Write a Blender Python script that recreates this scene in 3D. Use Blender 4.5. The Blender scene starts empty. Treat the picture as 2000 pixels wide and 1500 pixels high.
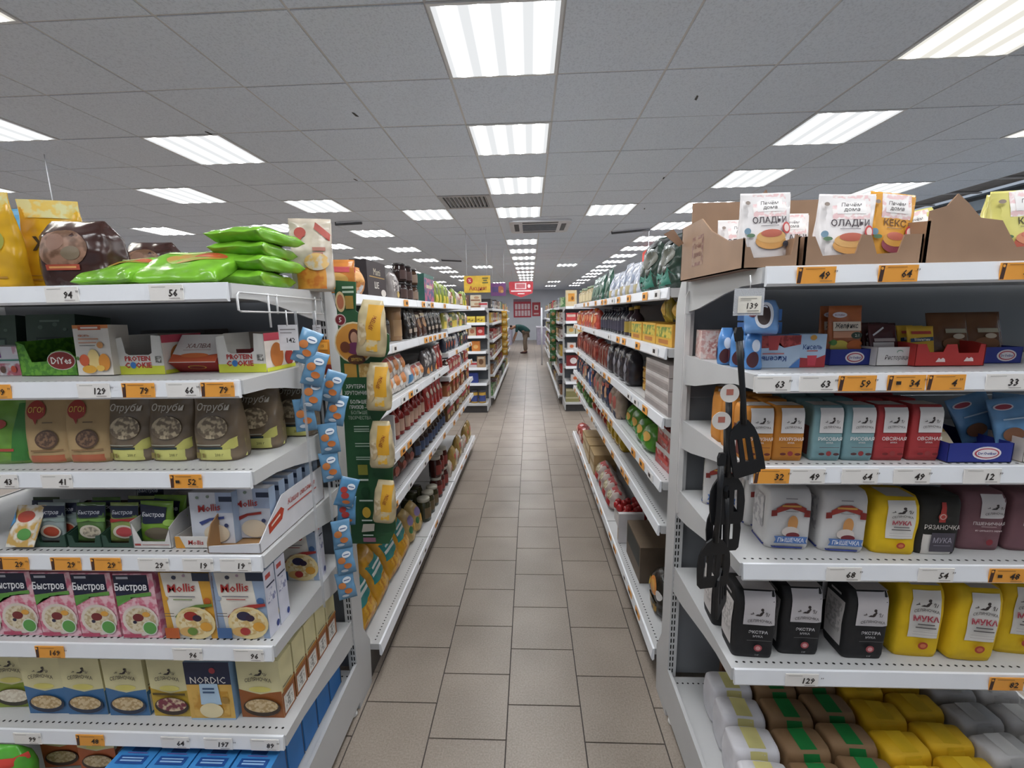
import bpy, bmesh, math, random
import numpy as np
from mathutils import Vector, Matrix, noise
random.seed(11)
SC = bpy.context.scene
COL = SC.collection
PI = math.pi

# ------------------------------------------------------------------ camera, light level
EYE = 1.6134            # eye height above the floor
CEIL = 2.925            # ceiling height
F_PX = 832.683          # focal length for a 2000 px wide frame
pitch, yaw, roll = .1653, -.0440, -.0173
cy, sy, cp, sp, cr, sr = math.cos(yaw), math.sin(yaw), math.cos(pitch), math.sin(pitch), math.cos(roll), math.sin(roll)
right0 = Vector((cy, -sy, 0))
fwd = Vector((cp * sy, cp * cy, -sp))
up0 = Vector((sp * sy, sp * cy, cp))
right = cr * right0 + sr * up0
up = -sr * right0 + cr * up0
cam_d = bpy.data.cameras.new('camera')
cam_d.sensor_fit = 'HORIZONTAL'
cam_d.sensor_width = 36.0
cam_d.lens = F_PX * 36.0 / 2000.0
cam_d.clip_start = .02
cam_d.clip_end = 200
cam = bpy.data.objects.new('camera', cam_d)
COL.objects.link(cam)
rot = Matrix((right, up, -fwd)).transposed().to_4x4()
cam.matrix_world = Matrix.Translation((0, 0, EYE)) @ rot
SC.camera = cam

world = bpy.data.worlds.new('world')
SC.world = world
world.use_nodes = True
world.node_tree.nodes['Background'].inputs[0].default_value = (.75, .85, 1, 1)
world.node_tree.nodes['Background'].inputs[1].default_value = .3
LAMP = 6.0              # mean radiance of a ceiling light panel
SC.view_settings.view_transform = 'Standard'
SC.view_settings.look = 'None'
SC.view_settings.gamma = 1
SC.view_settings.use_curve_mapping = False
SC.view_settings.exposure = 0.68

SC.cycles.max_bounces = 5
SC.cycles.diffuse_bounces = 3
SC.cycles.glossy_bounces = 2
SC.cycles.transmission_bounces = 2

# ------------------------------------------------------------------ materials
def lin(h):
    h = h.lstrip('#')
    c = [int(h[i:i + 2], 16) / 255 for i in (0, 2, 4)]
    return [x / 12.92 if x <= .04045 else ((x + .055) / 1.055) ** 2.4 for x in c]

_M = {}
def M(h, rough=.5, metal=0.0, var=.10, scale=14.0, bump=0.0, bscale=60.0, spec=.5, key=''):
    """a printed, painted or moulded surface: one colour with a faint noise in it"""
    k = (h, rough, metal, var, scale, bump, bscale, spec, key)
    if k in _M:
        return _M[k]
    m = bpy.data.materials.new('mat_' + h)
    m.use_nodes = True
    nt = m.node_tree
    b = nt.nodes['Principled BSDF']
    c = lin(h)
    m.diffuse_color = (*c, 1)
    b.inputs['Roughness'].default_value = rough
    b.inputs['Metallic'].default_value = metal
    b.inputs['Specular IOR Level'].default_value = spec
    tc = nt.nodes.new('ShaderNodeTexCoord')
    if var:
        n = nt.nodes.new('ShaderNodeTexNoise')
        n.inputs['Scale'].default_value = scale
        n.inputs['Detail'].default_value = 1
        nt.links.new(tc.outputs['Object'], n.inputs['Vector'])
        r = nt.nodes.new('ShaderNodeValToRGB')
        r.color_ramp.elements[0].position = .3
        r.color_ramp.elements[1].position = .7
        r.color_ramp.elements[0].color = (*[x * (1 - var) for x in c], 1)
        r.color_ramp.elements[1].color = (*[min(1, x * (1 + var)) for x in c], 1)
        nt.links.new(n.outputs['Fac'], r.inputs['Fac'])
        nt.links.new(r.outputs['Color'], b.inputs['Base Color'])
    else:
        b.inputs['Base Color'].default_value = (*c, 1)
    if bump:
        n2 = nt.nodes.new('ShaderNodeTexNoise')
        n2.inputs['Scale'].default_value = bscale
        n2.inputs['Detail'].default_value = 0
        nt.links.new(tc.outputs['Object'], n2.inputs['Vector'])
        bp = nt.nodes.new('ShaderNodeBump')
        bp.inputs['Strength'].default_value = bump
        bp.inputs['Distance'].default_value = .01
        nt.links.new(n2.outputs['Fac'], bp.inputs['Height'])
        nt.links.new(bp.outputs['Normal'], b.inputs['Normal'])
    _M[k] = m
    return m

def film(h):            # glossy crinkled packaging film
    return M(h, rough=.22, var=.16, scale=22, bump=.8, bscale=26, key='film')
def paper(h):           # paper bag
    return M(h, rough=.7, var=.08, bump=.25, bscale=40, key='paper')
def card(h):            # printed carton
    return M(h, rough=.55, var=.07)
def metal_paint(h):
    return M(h, rough=.42, var=.04, scale=5, key='paint')
def foilprint(h, h2, scale=60):   # busy print of two colours
    k = ('busy', h, h2, scale)
    if k in _M:
        return _M[k]
    m = bpy.data.materials.new('mat_print_' + h)
    m.use_nodes = True
    nt = m.node_tree
    b = nt.nodes['Principled BSDF']
    b.inputs['Roughness'].default_value = .4
    tc = nt.nodes.new('ShaderNodeTexCoord')
    n = nt.nodes.new('ShaderNodeTexNoise')
    n.inputs['Scale'].default_value = scale
    n.inputs['Detail'].default_value = 2
    r = nt.nodes.new('ShaderNodeValToRGB')
    r.color_ramp.elements[0].position = .44
    r.color_ramp.elements[1].position = .56
    r.color_ramp.elements[0].color = (*lin(h), 1)
    r.color_ramp.elements[1].color = (*lin(h2), 1)
    nt.links.new(tc.outputs['Object'], n.inputs['Vector'])
    nt.links.new(n.outputs['Fac'], r.inputs['Fac'])
    nt.links.new(r.outputs['Color'], b.inputs['Base Color'])
    _M[k] = m
    return m
def clear_film(tint='ffffff', a=.25):
    k = ('clear', tint, a)
    if k in _M:
        return _M[k]
    m = bpy.data.materials.new('mat_clear_film')
    m.use_nodes = True
    nt = m.node_tree
    b = nt.nodes['Principled BSDF']
    b.inputs['Base Color'].default_value = (*lin(tint), 1)
    b.inputs['Roughness'].default_value = .12
    b.inputs['Alpha'].default_value = a
    n = nt.nodes.new('ShaderNodeTexNoise')
    n.inputs['Scale'].default_value = 30
    bp = nt.nodes.new('ShaderNodeBump')
    bp.inputs['Strength'].default_value = .6
    bp.inputs['Distance'].default_value = .01
    nt.links.new(n.outputs['Fac'], bp.inputs['Height'])
    nt.links.new(bp.outputs['Normal'], b.inputs['Normal'])
    _M[k] = m
    return m

# ------------------------------------------------------------------ mesh builder
class G:
    def __init__(s):
        s.v = []; s.f = []; s.mi = []; s.sm = []; s.mats = []
    def slot(s, m):
        if m not in s.mats:
            s.mats.append(m)
        return s.mats.index(m)
    def add(s, vs, fs, m, smooth=False):
        o = len(s.v); k = s.slot(m)
        s.v += [tuple(v) for v in vs]
        for f in fs:
            s.f.append(tuple(o + i for i in f)); s.mi.append(k); s.sm.append(smooth)
        return s
    def box(s, x0, x1, y0, y1, z0, z1, m, c=0.0):
        if x0 > x1: x0, x1 = x1, x0
        if y0 > y1: y0, y1 = y1, y0
        if c:
            pl = [(x0 + c, y0), (x1 - c, y0), (x1, y0 + c), (x1, y1 - c), (x1 - c, y1), (x0 + c, y1), (x0, y1 - c), (x0, y0 + c)]
            return s.prism(pl, 'z', z0, z1, m)
        v = [(x0, y0, z0), (x1, y0, z0), (x1, y1, z0), (x0, y1, z0), (x0, y0, z1), (x1, y0, z1), (x1, y1, z1), (x0, y1, z1)]
        return s.add(v, [(3, 2, 1, 0), (4, 5, 6, 7), (0, 1, 5, 4), (1, 2, 6, 5), (2, 3, 7, 6), (3, 0, 4, 7)], m)
    def prism(s, poly, axis, a, b, m):
        """poly in the plane across axis: x -> (y,z), y -> (x,z), z -> (x,y)"""
        def P(p, t):
            return {'x': (t, p[0], p[1]), 'y': (p[0], t, p[1]), 'z': (p[0], p[1], t)}[axis]
        n = len(poly)
        v = [P(p, a) for p in poly] + [P(p, b) for p in poly]
        f = [tuple(range(n))[::-1], tuple(range(n, 2 * n))] + [(i, (i + 1) % n, n + (i + 1) % n, n + i) for i in range(n)]
        return s.add(v, f, m)
    def tube(s, pts, r, m, n=8, smooth=True):
        pts = [Vector(p) for p in pts]
        vs = []; fs = []
        for i, p in enumerate(pts):
            t = (pts[min(i + 1, len(pts) - 1)] - pts[max(i - 1, 0)]).normalized()
            a = t.cross(Vector((0, 0, 1)) if abs(t.z) < .9 else Vector((1, 0, 0))).normalized()
            b = t.cross(a)
            rr = r[i] if isinstance(r, (list, tuple)) else r
            vs += [p + rr * (math.cos(2 * PI * j / n) * a + math.sin(2 * PI * j / n) * b) for j in range(n)]
        for i in range(len(pts) - 1):
            for j in range(n):
                k = (j + 1) % n
                fs.append((i * n + j, i * n + k, (i + 1) * n + k, (i + 1) * n + j))
        fs.append(tuple(range(n))[::-1]); fs.append(tuple(range((len(pts) - 1) * n, len(pts) * n)))
        return s.add(vs, fs, m, smooth)
    def lathe(s, prof, m, n=16, c=(0, 0, 0), smooth=True):
        vs = []; fs = []
        for r, z in prof:
            vs += [(c[0] + r * math.cos(2 * PI * j / n), c[1] + r * math.sin(2 * PI * j / n), c[2] + z) for j in range(n)]
        for i in range(len(prof) - 1):
            for j in range(n):
                k = (j + 1) % n
                fs.append((i * n + j, i * n + k, (i + 1) * n + k, (i + 1) * n + j))
        fs.append(tuple(range(n))[::-1]); fs.append(tuple(range((len(prof) - 1) * n, len(prof) * n)))
        return s.add(vs, fs, m, smooth)
    def mesh(s, name):
        me = bpy.data.meshes.new(name)
        me.from_pydata(s.v, [], s.f)
        for m in s.mats:
            me.materials.append(m)
        me.polygons.foreach_set('material_index', s.mi)
        me.polygons.foreach_set('use_smooth', s.sm)
        me.update()
        return me
    def obj(s, name, parent=None, kind=None):
        return mobj(name, s.mesh(name), parent, kind)

def woff(o):
    v = Vector((0, 0, 0))
    while o:
        v = v + o.location; o = o.parent
    return v
def mobj(name, me, parent=None, kind=None):
    """mesh given in world coordinates (parents are never rotated for these)"""
    o = bpy.data.objects.new(name, me)
    COL.objects.link(o)
    if parent:
        o.parent = parent
        o.location = -woff(parent)
    if kind:
        o['kind'] = kind
    return o
def tag(o, label, cat, group=None):
    o['label'] = label; o['category'] = cat
    if group: o['group'] = group
    return o
def empty(name, loc, label=None, cat=None, group=None):
    o = bpy.data.objects.new(name, None)
    o.empty_display_size = .05
    COL.objects.link(o)
    o.location = loc
    if label: tag(o, label, cat, group)
    return o

# ------------------------------------------------------------------ lettering
_T = {}
def textmesh(t, bold=0.0, shear=0.0):
    k = (t, bold, shear)
    if k in _T: return _T[k]
    c = bpy.data.curves.new('lettering', 'FONT')
    c.body = t; c.resolution_u = 1; c.offset = bold; c.shear = shear
    c.align_x = 'CENTER'
    o = bpy.data.objects.new('lettering', c)
    COL.objects.link(o)
    dg = bpy.context.evaluated_depsgraph_get()
    me = bpy.data.meshes.new_from_object(o.evaluated_get(dg))
    vs = [(v.co.x, v.co.y) for v in me.vertices]
    fs = [tuple(p.vertices) for p in me.polygons]
    bpy.data.objects.remove(o); bpy.data.curves.remove(c); bpy.data.meshes.remove(me)
    xs = [v[0] for v in vs] or [0]; ys = [v[1] for v in vs] or [0]
    cx, cyy = (min(xs) + max(xs)) / 2, (min(ys) + max(ys)) / 2
    vs = [(x - cx, y - cyy) for x, y in vs]
    _T[k] = (vs, fs, max(xs) - min(xs), max(ys) - min(ys))
    return _T[k]

def decals(g, fn, w, h, items, lay=.0004, grid=6):
    """flat print on a face. fn(s, t, off) -> point; s, t in metres; items in fractions of the face
    (x -.5...5, z 0..1)"""
    for i, it in enumerate(items):
        off = .0005 + lay * i
        k = it[0]
        if k == 'r':
            _, x0, z0, x1, z1, c = it
            m = M(c) if isinstance(c, str) else c
            nx, nz = grid, grid
            vs = [fn((x0 + (x1 - x0) * a / nx) * w, (z0 + (z1 - z0) * b / nz) * h, off) for b in range(nz + 1) for a in range(nx + 1)]
            fs = [(b * (nx + 1) + a, b * (nx + 1) + a + 1, (b + 1) * (nx + 1) + a + 1, (b + 1) * (nx + 1) + a) for b in range(nz) for a in range(nx)]
            g.add(vs, fs, m, True)
        elif k == 'e':
            _, cx, cz, rx, rz, c = it
            m = M(c) if isinstance(c, str) else c
            n = 20; vs = [fn(cx * w, cz * h, off)]; fs = []
            for q in (1, 2, 3):
                vs += [fn((cx + rx * q / 3 * math.cos(2 * PI * j / n)) * w, (cz + rz * q / 3 * math.sin(2 * PI * j / n)) * h, off) for j in range(n)]
            for j in range(n):
                fs.append((0, 1 + j, 1 + (j + 1) % n))
                for q in (0, 1):
                    fs.append((1 + q * n + j, 1 + (q + 1) * n + j, 1 + (q + 1) * n + (j + 1) % n, 1 + q * n + (j + 1) % n))
            g.add(vs, fs, m, True)
        elif k == 'p':
            _, pts, c = it
            m = M(c) if isinstance(c, str) else c
            P = []
            for a in range(len(pts)):
                p, q = pts[a], pts[(a + 1) % len(pts)]
                P += [(p[0] + (q[0] - p[0]) * j / 4, p[1] + (q[1] - p[1]) * j / 4) for j in range(4)]
            cx = sum(p[0] for p in P) / len(P); cz = sum(p[1] for p in P) / len(P)
            n = len(P); vs = [fn(cx * w, cz * h, off)]; fs = []
            for q in (1, 2, 3):
                vs += [fn((cx + (p[0] - cx) * q / 3) * w, (cz + (p[1] - cz) * q / 3) * h, off) for p in P]
            for j in range(n):
                fs.append((0, 1 + j, 1 + (j + 1) % n))
                for q in (0, 1):
                    fs.append((1 + q * n + j, 1 + (q + 1) * n + j, 1 + (q + 1) * n + (j + 1) % n, 1 + q * n + (j + 1) % n))
            g.add(vs, fs, m, True)
        elif k == 't':
            _, t, cx, cz, size, c = it[:6]
            opt = it[6] if len(it) > 6 else {}
            m = M(c) if isinstance(c, str) else c
            vs, fs, tw, th = textmesh(t, opt.get('b', .012), opt.get('sh', 0))
            sc = size * h
            if tw * sc > opt.get('mw', .9) * w: sx = opt.get('mw', .9) * w / tw
            else: sx = sc
            a = opt.get('rot', 0); ca, sa = math.cos(a), math.sin(a)
            arc = opt.get('arc', 0)
            out = []
            for x, y in vs:
                X, Y = x * sx, y * sc
                if arc: Y -= arc * h * (2 * x / tw) ** 2
                out.append(fn(cx * w + X * ca - Y * sa, cz * h + X * sa + Y * ca, off))
            g.add(out, fs, m, False)

# ------------------------------------------------------------------ pack shapes (front faces -y, origin bottom centre of the front)
class Box:
    def __init__(s, w, d, h, m, side=None, top=None):
        s.w, s.d, s.h, s.m, s.side, s.top = w, d, h, m, side or m, top or m
    def body(s, g):
        w, d, h, c = s.w / 2, s.d, s.h, .0015
        g.box(-w, w, 0, d, 0, h, s.m, 0)
        k = len(g.f) - 6
        for j, mm in ((1, s.top), (3, s.side), (5, s.side)):
            g.mi[k + j] = g.slot(mm)
    def F(s, a, t, o): return (a, -o, t)
    def R(s, a, t, o): return (s.w / 2 + o, s.d / 2 + a, t)
    def L(s, a, t, o): return (-s.w / 2 - o, s.d / 2 - a, t)
    def T(s, a, t, o): return (a, t, s.h + o)
    def dims(s, k): return {'F': (s.w, s.h), 'R': (s.d, s.h), 'L': (s.d, s.h), 'T': (s.w, s.d)}[k]

PROF = {
    'brick': [(0, .97, .93), (.03, 1, 1), (.5, 1.01, 1.03), (.86, 1, 1), (.94, .985, .9), (1, .94, .74)],
    'pouch': [(0, .94, .92), (.05, 1, 1), (.35, 1, .9), (.7, 1, .5), (.92, 1, .12), (1, 1, .03)],
    'pillow': [(0, 1, .03), (.05, 1, .10), (.25, .97, .75), (.5, .96, 1), (.75, .97, .75), (.95, 1, .10), (1, 1, .03)],
    'cushion': [(0, 1, .04), (.04, 1, .35), (.14, .98, .85), (.5, .97, 1), (.86, .98, .85), (.96, 1, .3), (1, 1, .04)],
    'sack': [(0, .93, .9), (.05, 1, 1), (.5, 1.02, 1.05), (.75, .96, .9), (.9, .8, .55), (1, .7, .12)],
    'round': [(0, .7, .7), (.1, .95, .95), (.4, 1, 1), (.7, .95, .95), (.9, .75, .75), (1, .4, .3)],
}
class Loft:
    def __init__(s, w, d, h, m, prof='brick', n=5, rings=14, seg=32, wr=.0, seed=0, freq=16):
        s.w, s.d, s.h, s.m, s.n, s.rings, s.seg, s.wr, s.seed, s.freq = w, d, h, m, n, rings, seg, wr, seed, freq
        s.p = PROF[prof]
    def wd(s, t):
        t = min(1, max(0, t / s.h)); p = s.p
        for a, b in zip(p, p[1:]):
            if t <= b[0] + 1e-9:
                k = (t - a[0]) / (b[0] - a[0]); k = k * k * (3 - 2 * k) * .5 + k * .5
                return (a[1] + (b[1] - a[1]) * k) * s.w, (a[2] + (b[2] - a[2]) * k) * s.d
        return p[-1][1] * s.w, p[-1][2] * s.d
    def disp(s, x, y, z):
        if not s.wr: return x, y, z
        q = s.freq
        a = noise.noise(Vector((x * q + s.seed, y * q, z * q))) * s.wr
        b = noise.noise(Vector((x * q + 7, y * q + s.seed, z * q + 3))) * s.wr
        return x + b * .6, y + a, z
    def F(s, a, t, o):
        W, D = s.wd(t)
        u = min(1, abs(2 * a / W))
        y = s.d / 2 - D / 2 * (1 - u ** s.n) ** (1 / s.n)
        x, y, z = s.disp(a, y, t)
        return (x, y - o - .0015, z)
    def R(s, a, t, o):
        W, D = s.wd(t)
        u = min(1, abs(2 * a / D))
        x = W / 2 * (1 - u ** s.n) ** (1 / s.n)
        x, y, z = s.disp(x, s.d / 2 + a, t)
        return (x + o + .0015, y, z)
    def L(s, a, t, o):
        W, D = s.wd(t)
        u = min(1, abs(2 * a / D))
        x = -W / 2 * (1 - u ** s.n) ** (1 / s.n)
        x, y, z = s.disp(x, s.d / 2 - a, t)
        return (x - o - .0015, y, z)
    def T(s, a, t, o):
        return (a, t, s.h + o + .0006)
    def dims(s, k): return {'F': (s.w, s.h), 'R': (s.d, s.h), 'L': (s.d, s.h), 'T': (s.w, s.d)}[k]
    def body(s, g):
        vs = []; fs = []; n = s.seg
        for i in range(s.rings + 1):
            t = s.h * (i / s.rings)
            W, D = s.wd(t)
            for j in range(n):
                a = 2 * PI * j / n
                ca, sa = math.cos(a), math.sin(a)
                e = 2 / s.n
                x = W / 2 * math.copysign(abs(ca) ** e, ca); y = s.d / 2 + D / 2 * math.copysign(abs(sa) ** e, sa)
                vs.append(s.disp(x, y, t))
        for i in range(s.rings):
            for j in range(n):
                k = (j + 1) % n
                fs.append((i * n + j, i * n + k, (i + 1) * n + k, (i + 1) * n + j))
        fs.append(tuple(range(n))[::-1]); fs.append(tuple(range(s.rings * n, (s.rings + 1) * n)))
        g.add(vs, fs, s.m, True)

class Kind:
    """one kind of product: body mesh plus printed faces, shared by every copy"""
    def __init__(s, name, cat, shape=None, prints=None, parts=None, grid=6):
        s.name, s.cat = name, cat
        s.d = shape.d if shape is not None else 0.0
        s.parts = []
        if shape is not None:
            g = G(); shape.body(g); s.parts.append((name, g.mesh(name)))
            for face, items in (prints or {}).items():
                g = G(); w, h = shape.dims(face)
                decals(g, getattr(shape, face), w, h, items, grid=grid if isinstance(shape, Loft) else 1)
                s.parts.append(({'F': 'front_print', 'R': 'side_print', 'L': 'side_print', 'T': 'top_print'}[face], g.mesh(name + '_print')))
        for pn, g in (parts or []):
            s.parts.append((pn, g.mesh(pn)))
    def put(s, label, x, y, z, rz=0, rx=0, ry=0, group=None, sc=1.0, full=True):
        o = bpy.data.objects.new(s.name, s.parts[0][1])
        COL.objects.link(o)
        if -1 < rx < 0:      # leaning back: it rests on its rear bottom edge
            z += s.d * (sc if not isinstance(sc, tuple) else sc[1]) * math.sin(-rx)
        o.location = (x, y, z); o.rotation_euler = (rx, ry, rz)
        if sc != 1.0: o.scale = (sc,) * 3 if not isinstance(sc, tuple) else sc
        for pn, me in (s.parts[1:] if full else []):
            c = bpy.data.objects.new(pn, me); COL.objects.link(c); c.parent = o
        return tag(o, label, s.cat, group)

# ------------------------------------------------------------------ the hall
X0, X1, Y0, Y1 = -8.4, 5.42, -4.0, 25.5
def struct(name, g):
    return g.obj(name, None, 'structure')
def in_view(p, margin=1.08):
    d = Vector(p) - Vector((0, 0, EYE))
    z = d.dot(fwd)
    if z < .2: return False
    return abs(d.dot(right) / z * F_PX) < 1000 * margin and abs(d.dot(up) / z * F_PX) < 750 * margin

# floor: grout bed with square tiles, columns staggered by half a tile
grout = M('4a4340', rough=.8)
def floor_tile_mat():
    m = bpy.data.materials.new('mat_floor_tile')
    m.use_nodes = True
    nt = m.node_tree; b = nt.nodes['Principled BSDF']
    gm = nt.nodes.new('ShaderNodeNewGeometry')
    n = nt.nodes.new('ShaderNodeTexNoise'); n.inputs['Scale'].default_value = 160; n.inputs['Detail'].default_value = 1
    n2 = nt.nodes.new('ShaderNodeTexNoise'); n2.inputs['Scale'].default_value = 2.3; n2.inputs['Detail'].default_value = 2
    mx = nt.nodes.new('ShaderNodeMath'); mx.operation = 'ADD'
    nt.links.new(gm.outputs['Position'], n.inputs['Vector']); nt.links.new(gm.outputs['Position'], n2.inputs['Vector'])
    nt.links.new(n.outputs['Fac'], mx.inputs[0]); nt.links.new(n2.outputs['Fac'], mx.inputs[1])
    r = nt.nodes.new('ShaderNodeValToRGB')
    r.color_ramp.elements[0].position = .35; r.color_ramp.elements[1].position = .65
    r.color_ramp.elements[0].color = (*lin('867a6f'), 1); r.color_ramp.elements[1].color = (*lin('a3978b'), 1)
    h = nt.nodes.new('ShaderNodeMath'); h.operation = 'MULTIPLY'; h.inputs[1].default_value = .5
    nt.links.new(mx.outputs[0], h.inputs[0]); nt.links.new(h.outputs[0], r.inputs['Fac'])
    nt.links.new(r.outputs['Color'], b.inputs['Base Color'])
    b.inputs['Roughness'].default_value = .36
    return m
tile_mat = floor_tile_mat()
g = G(); g.box(X0, X1, Y0, Y1, -.06, -.004, grout)
floor = struct('floor', g)
TF = .3
g1 = G(); g1.box(-.1475, .1475, -.1475, .1475, -.02, 0, tile_mat)
tile_me = g1.mesh('tile')
cells = []
for i in range(-28, 20):
    x = -.107 + TF * (i + .5)
    for j in range(-19, 81):
        y = 1.533 + TF * (j + .5) + (0 if i % 2 == 0 else .15)
        if X0 + .1 < x < X1 - .1 and Y0 + .1 < y < Y1 - .1:
            cells.append((x, y))
def seen_floor(c):
    x, y = c
    if not in_view((x, y, 0)): return False
    if y < 5.2: return -.95 < x < .75
    return True
pick = sorted([c for c in cells if seen_floor(c)], key=lambda c: c[0] ** 2 + c[1] ** 2)[:290]
ps = set(pick)
for x, y in pick:
    o = bpy.data.objects.new('tile', tile_me); COL.objects.link(o); o.parent = floor; o.location = (x, y, 0)
g = G()
for x, y in cells:
    if (x, y) not in ps:
        g.add([(x - .1475, y - .1475, 0), (x + .1475, y - .1475, 0), (x + .1475, y + .1475, 0), (x - .1475, y + .1475, 0)], [(0, 1, 2, 3)], tile_mat)
g.obj('tiles_far_off', floor, 'stuff')

# walls
wall_m = M('d2d5dc', rough=.8, var=.03, scale=2)
for nm, b in (('wall_left', (X0 - .1, X0, Y0, Y1, 0, CEIL)), ('wall_right', (X1, X1 + .1, Y0, Y1, 0, CEIL)),
              ('wall_far', (X0, X1, Y1, Y1 + .1, 0, CEIL))):
    g = G(); g.box(*b, M('b4c6d6', rough=.75, var=.03, key='blue') if nm == 'wall_right' else wall_m); struct(nm, g)
# wall behind the viewer; its glazed opening is added to let fill light in
g = G()
g.box(X0, -6.5, Y0 - .1, Y0, 0, CEIL, wall_m); g.box(4.0, X1, Y0 - .1, Y0, 0, CEIL, wall_m)
g.box(-6.5, 4.0, Y0 - .1, Y0, 2.6, CEIL, wall_m); g.box(-6.5, 4.0, Y0 - .1, Y0, 0, .3, wall_m)
struct('wall_near', g)
g = G()
for k in range(8):
    x = -6.5 + 1.5 * k
    g.box(x - .03, x + .03, Y0 - .09, Y0 - .02, .3, 2.6, metal_paint('d8d8d8'))
added_win = struct('added_window_1', g)
for k in range(7):
    g = G(); g.box(-6.47 + 1.5 * k, -5.03 + 1.5 * k, Y0 - .06, Y0 - .05, .3, 2.6, clear_film('e8f4ff', .12)); g.obj('pane', added_win)

# ceiling: mineral tiles in a T-bar grid
CX, CY, CT = -.4349, 3.2467, .6
def ceiling_mat():
    m = bpy.data.materials.new('mat_ceiling_tile')
    m.use_nodes = True
    nt = m.node_tree; b = nt.nodes['Principled BSDF']
    gm = nt.nodes.new('ShaderNodeNewGeometry')
    n = nt.nodes.new('ShaderNodeTexNoise'); n.inputs['Scale'].default_value = 90; n.inputs['Detail'].default_value = 2; n.inputs['Roughness'].default_value = .7
    nt.links.new(gm.outputs['Position'], n.inputs['Vector'])
    r = nt.nodes.new('ShaderNodeValToRGB')
    r.color_ramp.elements[0].position = .30; r.color_ramp.elements[1].position = .52
    r.color_ramp.elements[0].color = (*lin('d0d7e2'), 1); r.color_ramp.elements[1].color = (*lin('e3eaf4'), 1)
    nt.links.new(n.outputs['Fac'], r.inputs['Fac'])
    nt.links.new(r.outputs['Color'], b.inputs['Base Color'])
    b.inputs['Roughness'].default_value = .9
    return m
cm = ceiling_mat()
g = G(); g.box(X0, X1, Y0, Y1, CEIL + .03, CEIL + .1, M('8f8c8c', rough=.9))
ceiling = struct('ceiling', g)
LIGHTS = [(0, r) for r in (-6, -4, -2, 0, 2, 4, 8, 10, 12, 14, 16, 18, 20, 22, 24, 26, 28, 30, 32)]
LIGHTS += [(4, r) for r in (-6, -4, -2, 0, 2, 4, 6, 8, 10, 12, 14, 16, 18, 20, 22, 25, 28, 31)]
LIGHTS += [(2, 4), (-2, 4), (2, 15), (-2, 15), (2, 26), (-2, 26), (2, 31), (2, -5), (-2, -6)]
LIGHTS += [(-4, r) for r in (-6, -3, 0, 3, 6, 9, 12, 15, 17, 20, 23, 26, 29, 32)]
LIGHTS += [(-6, r) for r in (-7, -4, -1, 2, 5, 8, 11, 14, 17, 20, 24, 28)]
LIGHTS += [(-9, r) for r in (-5, -2, 1, 5, 8, 12, 16, 20)] + [(-10, 3), (-12, 8), (-12, 14)]
LIGHTS += [(7, r) for r in (-6, -3, 0, 3, 6, 9, 12, 16, 20)]
special = set(LIGHTS) | {(-1, 3)} | {(0, 5), (1, 5), (0, 6), (1, 6)}
g1 = G(); g1.box(-.293, .293, -.293, .293, 0, .012, cm)
ct_me = g1.mesh('ceiling_tile')
cells = []
for i in range(-13, 10):
    for j in range(-12, 38):
        x, y = CX + CT * (i + .5), CY + CT * (j + .5)
        if (i, j) in special or not (X0 + .25 < x < X1 - .25 and Y0 + .25 < y < Y1 - .25): continue
        cells.append((x, y))
pick = sorted([c for c in cells if in_view((*c, CEIL), 1.2)], key=lambda c: c[0] ** 2 + c[1] ** 2)[:280]
ps = set(pick)
for x, y in pick:
    o = bpy.data.objects.new('tile', ct_me); COL.objects.link(o); o.parent = ceiling
    o.location = (x, y, CEIL + random.uniform(0, .0025)); o.rotation_euler = (random.uniform(-.003, .003), random.uniform(-.003, .003), 0)
g = G()
for x, y in cells:
    if (x, y) not in ps:
        g.box(x - .293, x + .293, y - .293, y + .293, CEIL, CEIL + .012, cm)
g.obj('tiles_far_off', ceiling, 'stuff')
bar_m = metal_paint('cfcdcd')
for i in range(-13, 11):
    x = CX + CT * i
    if X0 < x < X1:
        g = G(); g.box(x - .012, x + .012, Y0, Y1, CEIL + .004, CEIL + .02, bar_m); g.obj('grid_bar', ceiling)
for j in range(-12, 38):
    y = CY + CT * j
    if Y0 < y < Y1:
        g = G(); g.box(X0, X1, y - .012, y + .012, CEIL + .0045, CEIL + .019, bar_m); g.obj('grid_bar', ceiling)
# small dark marks stuck to the ceiling tiles
for x, y in ((-1.15, 3.0), (1.05, 2.95), (1.35, 4.6), (-1.7, 4.35), (1.5, 5.9), (-2.3, 3.2)):
    g = G(); g.prism([(x, y), (x + .012, y + .01), (x + .02, y + .06), (x + .004, y + .05)], 'z', CEIL - .003, CEIL + .003, M('3a3634')); g.obj('stain', ceiling)

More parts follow.
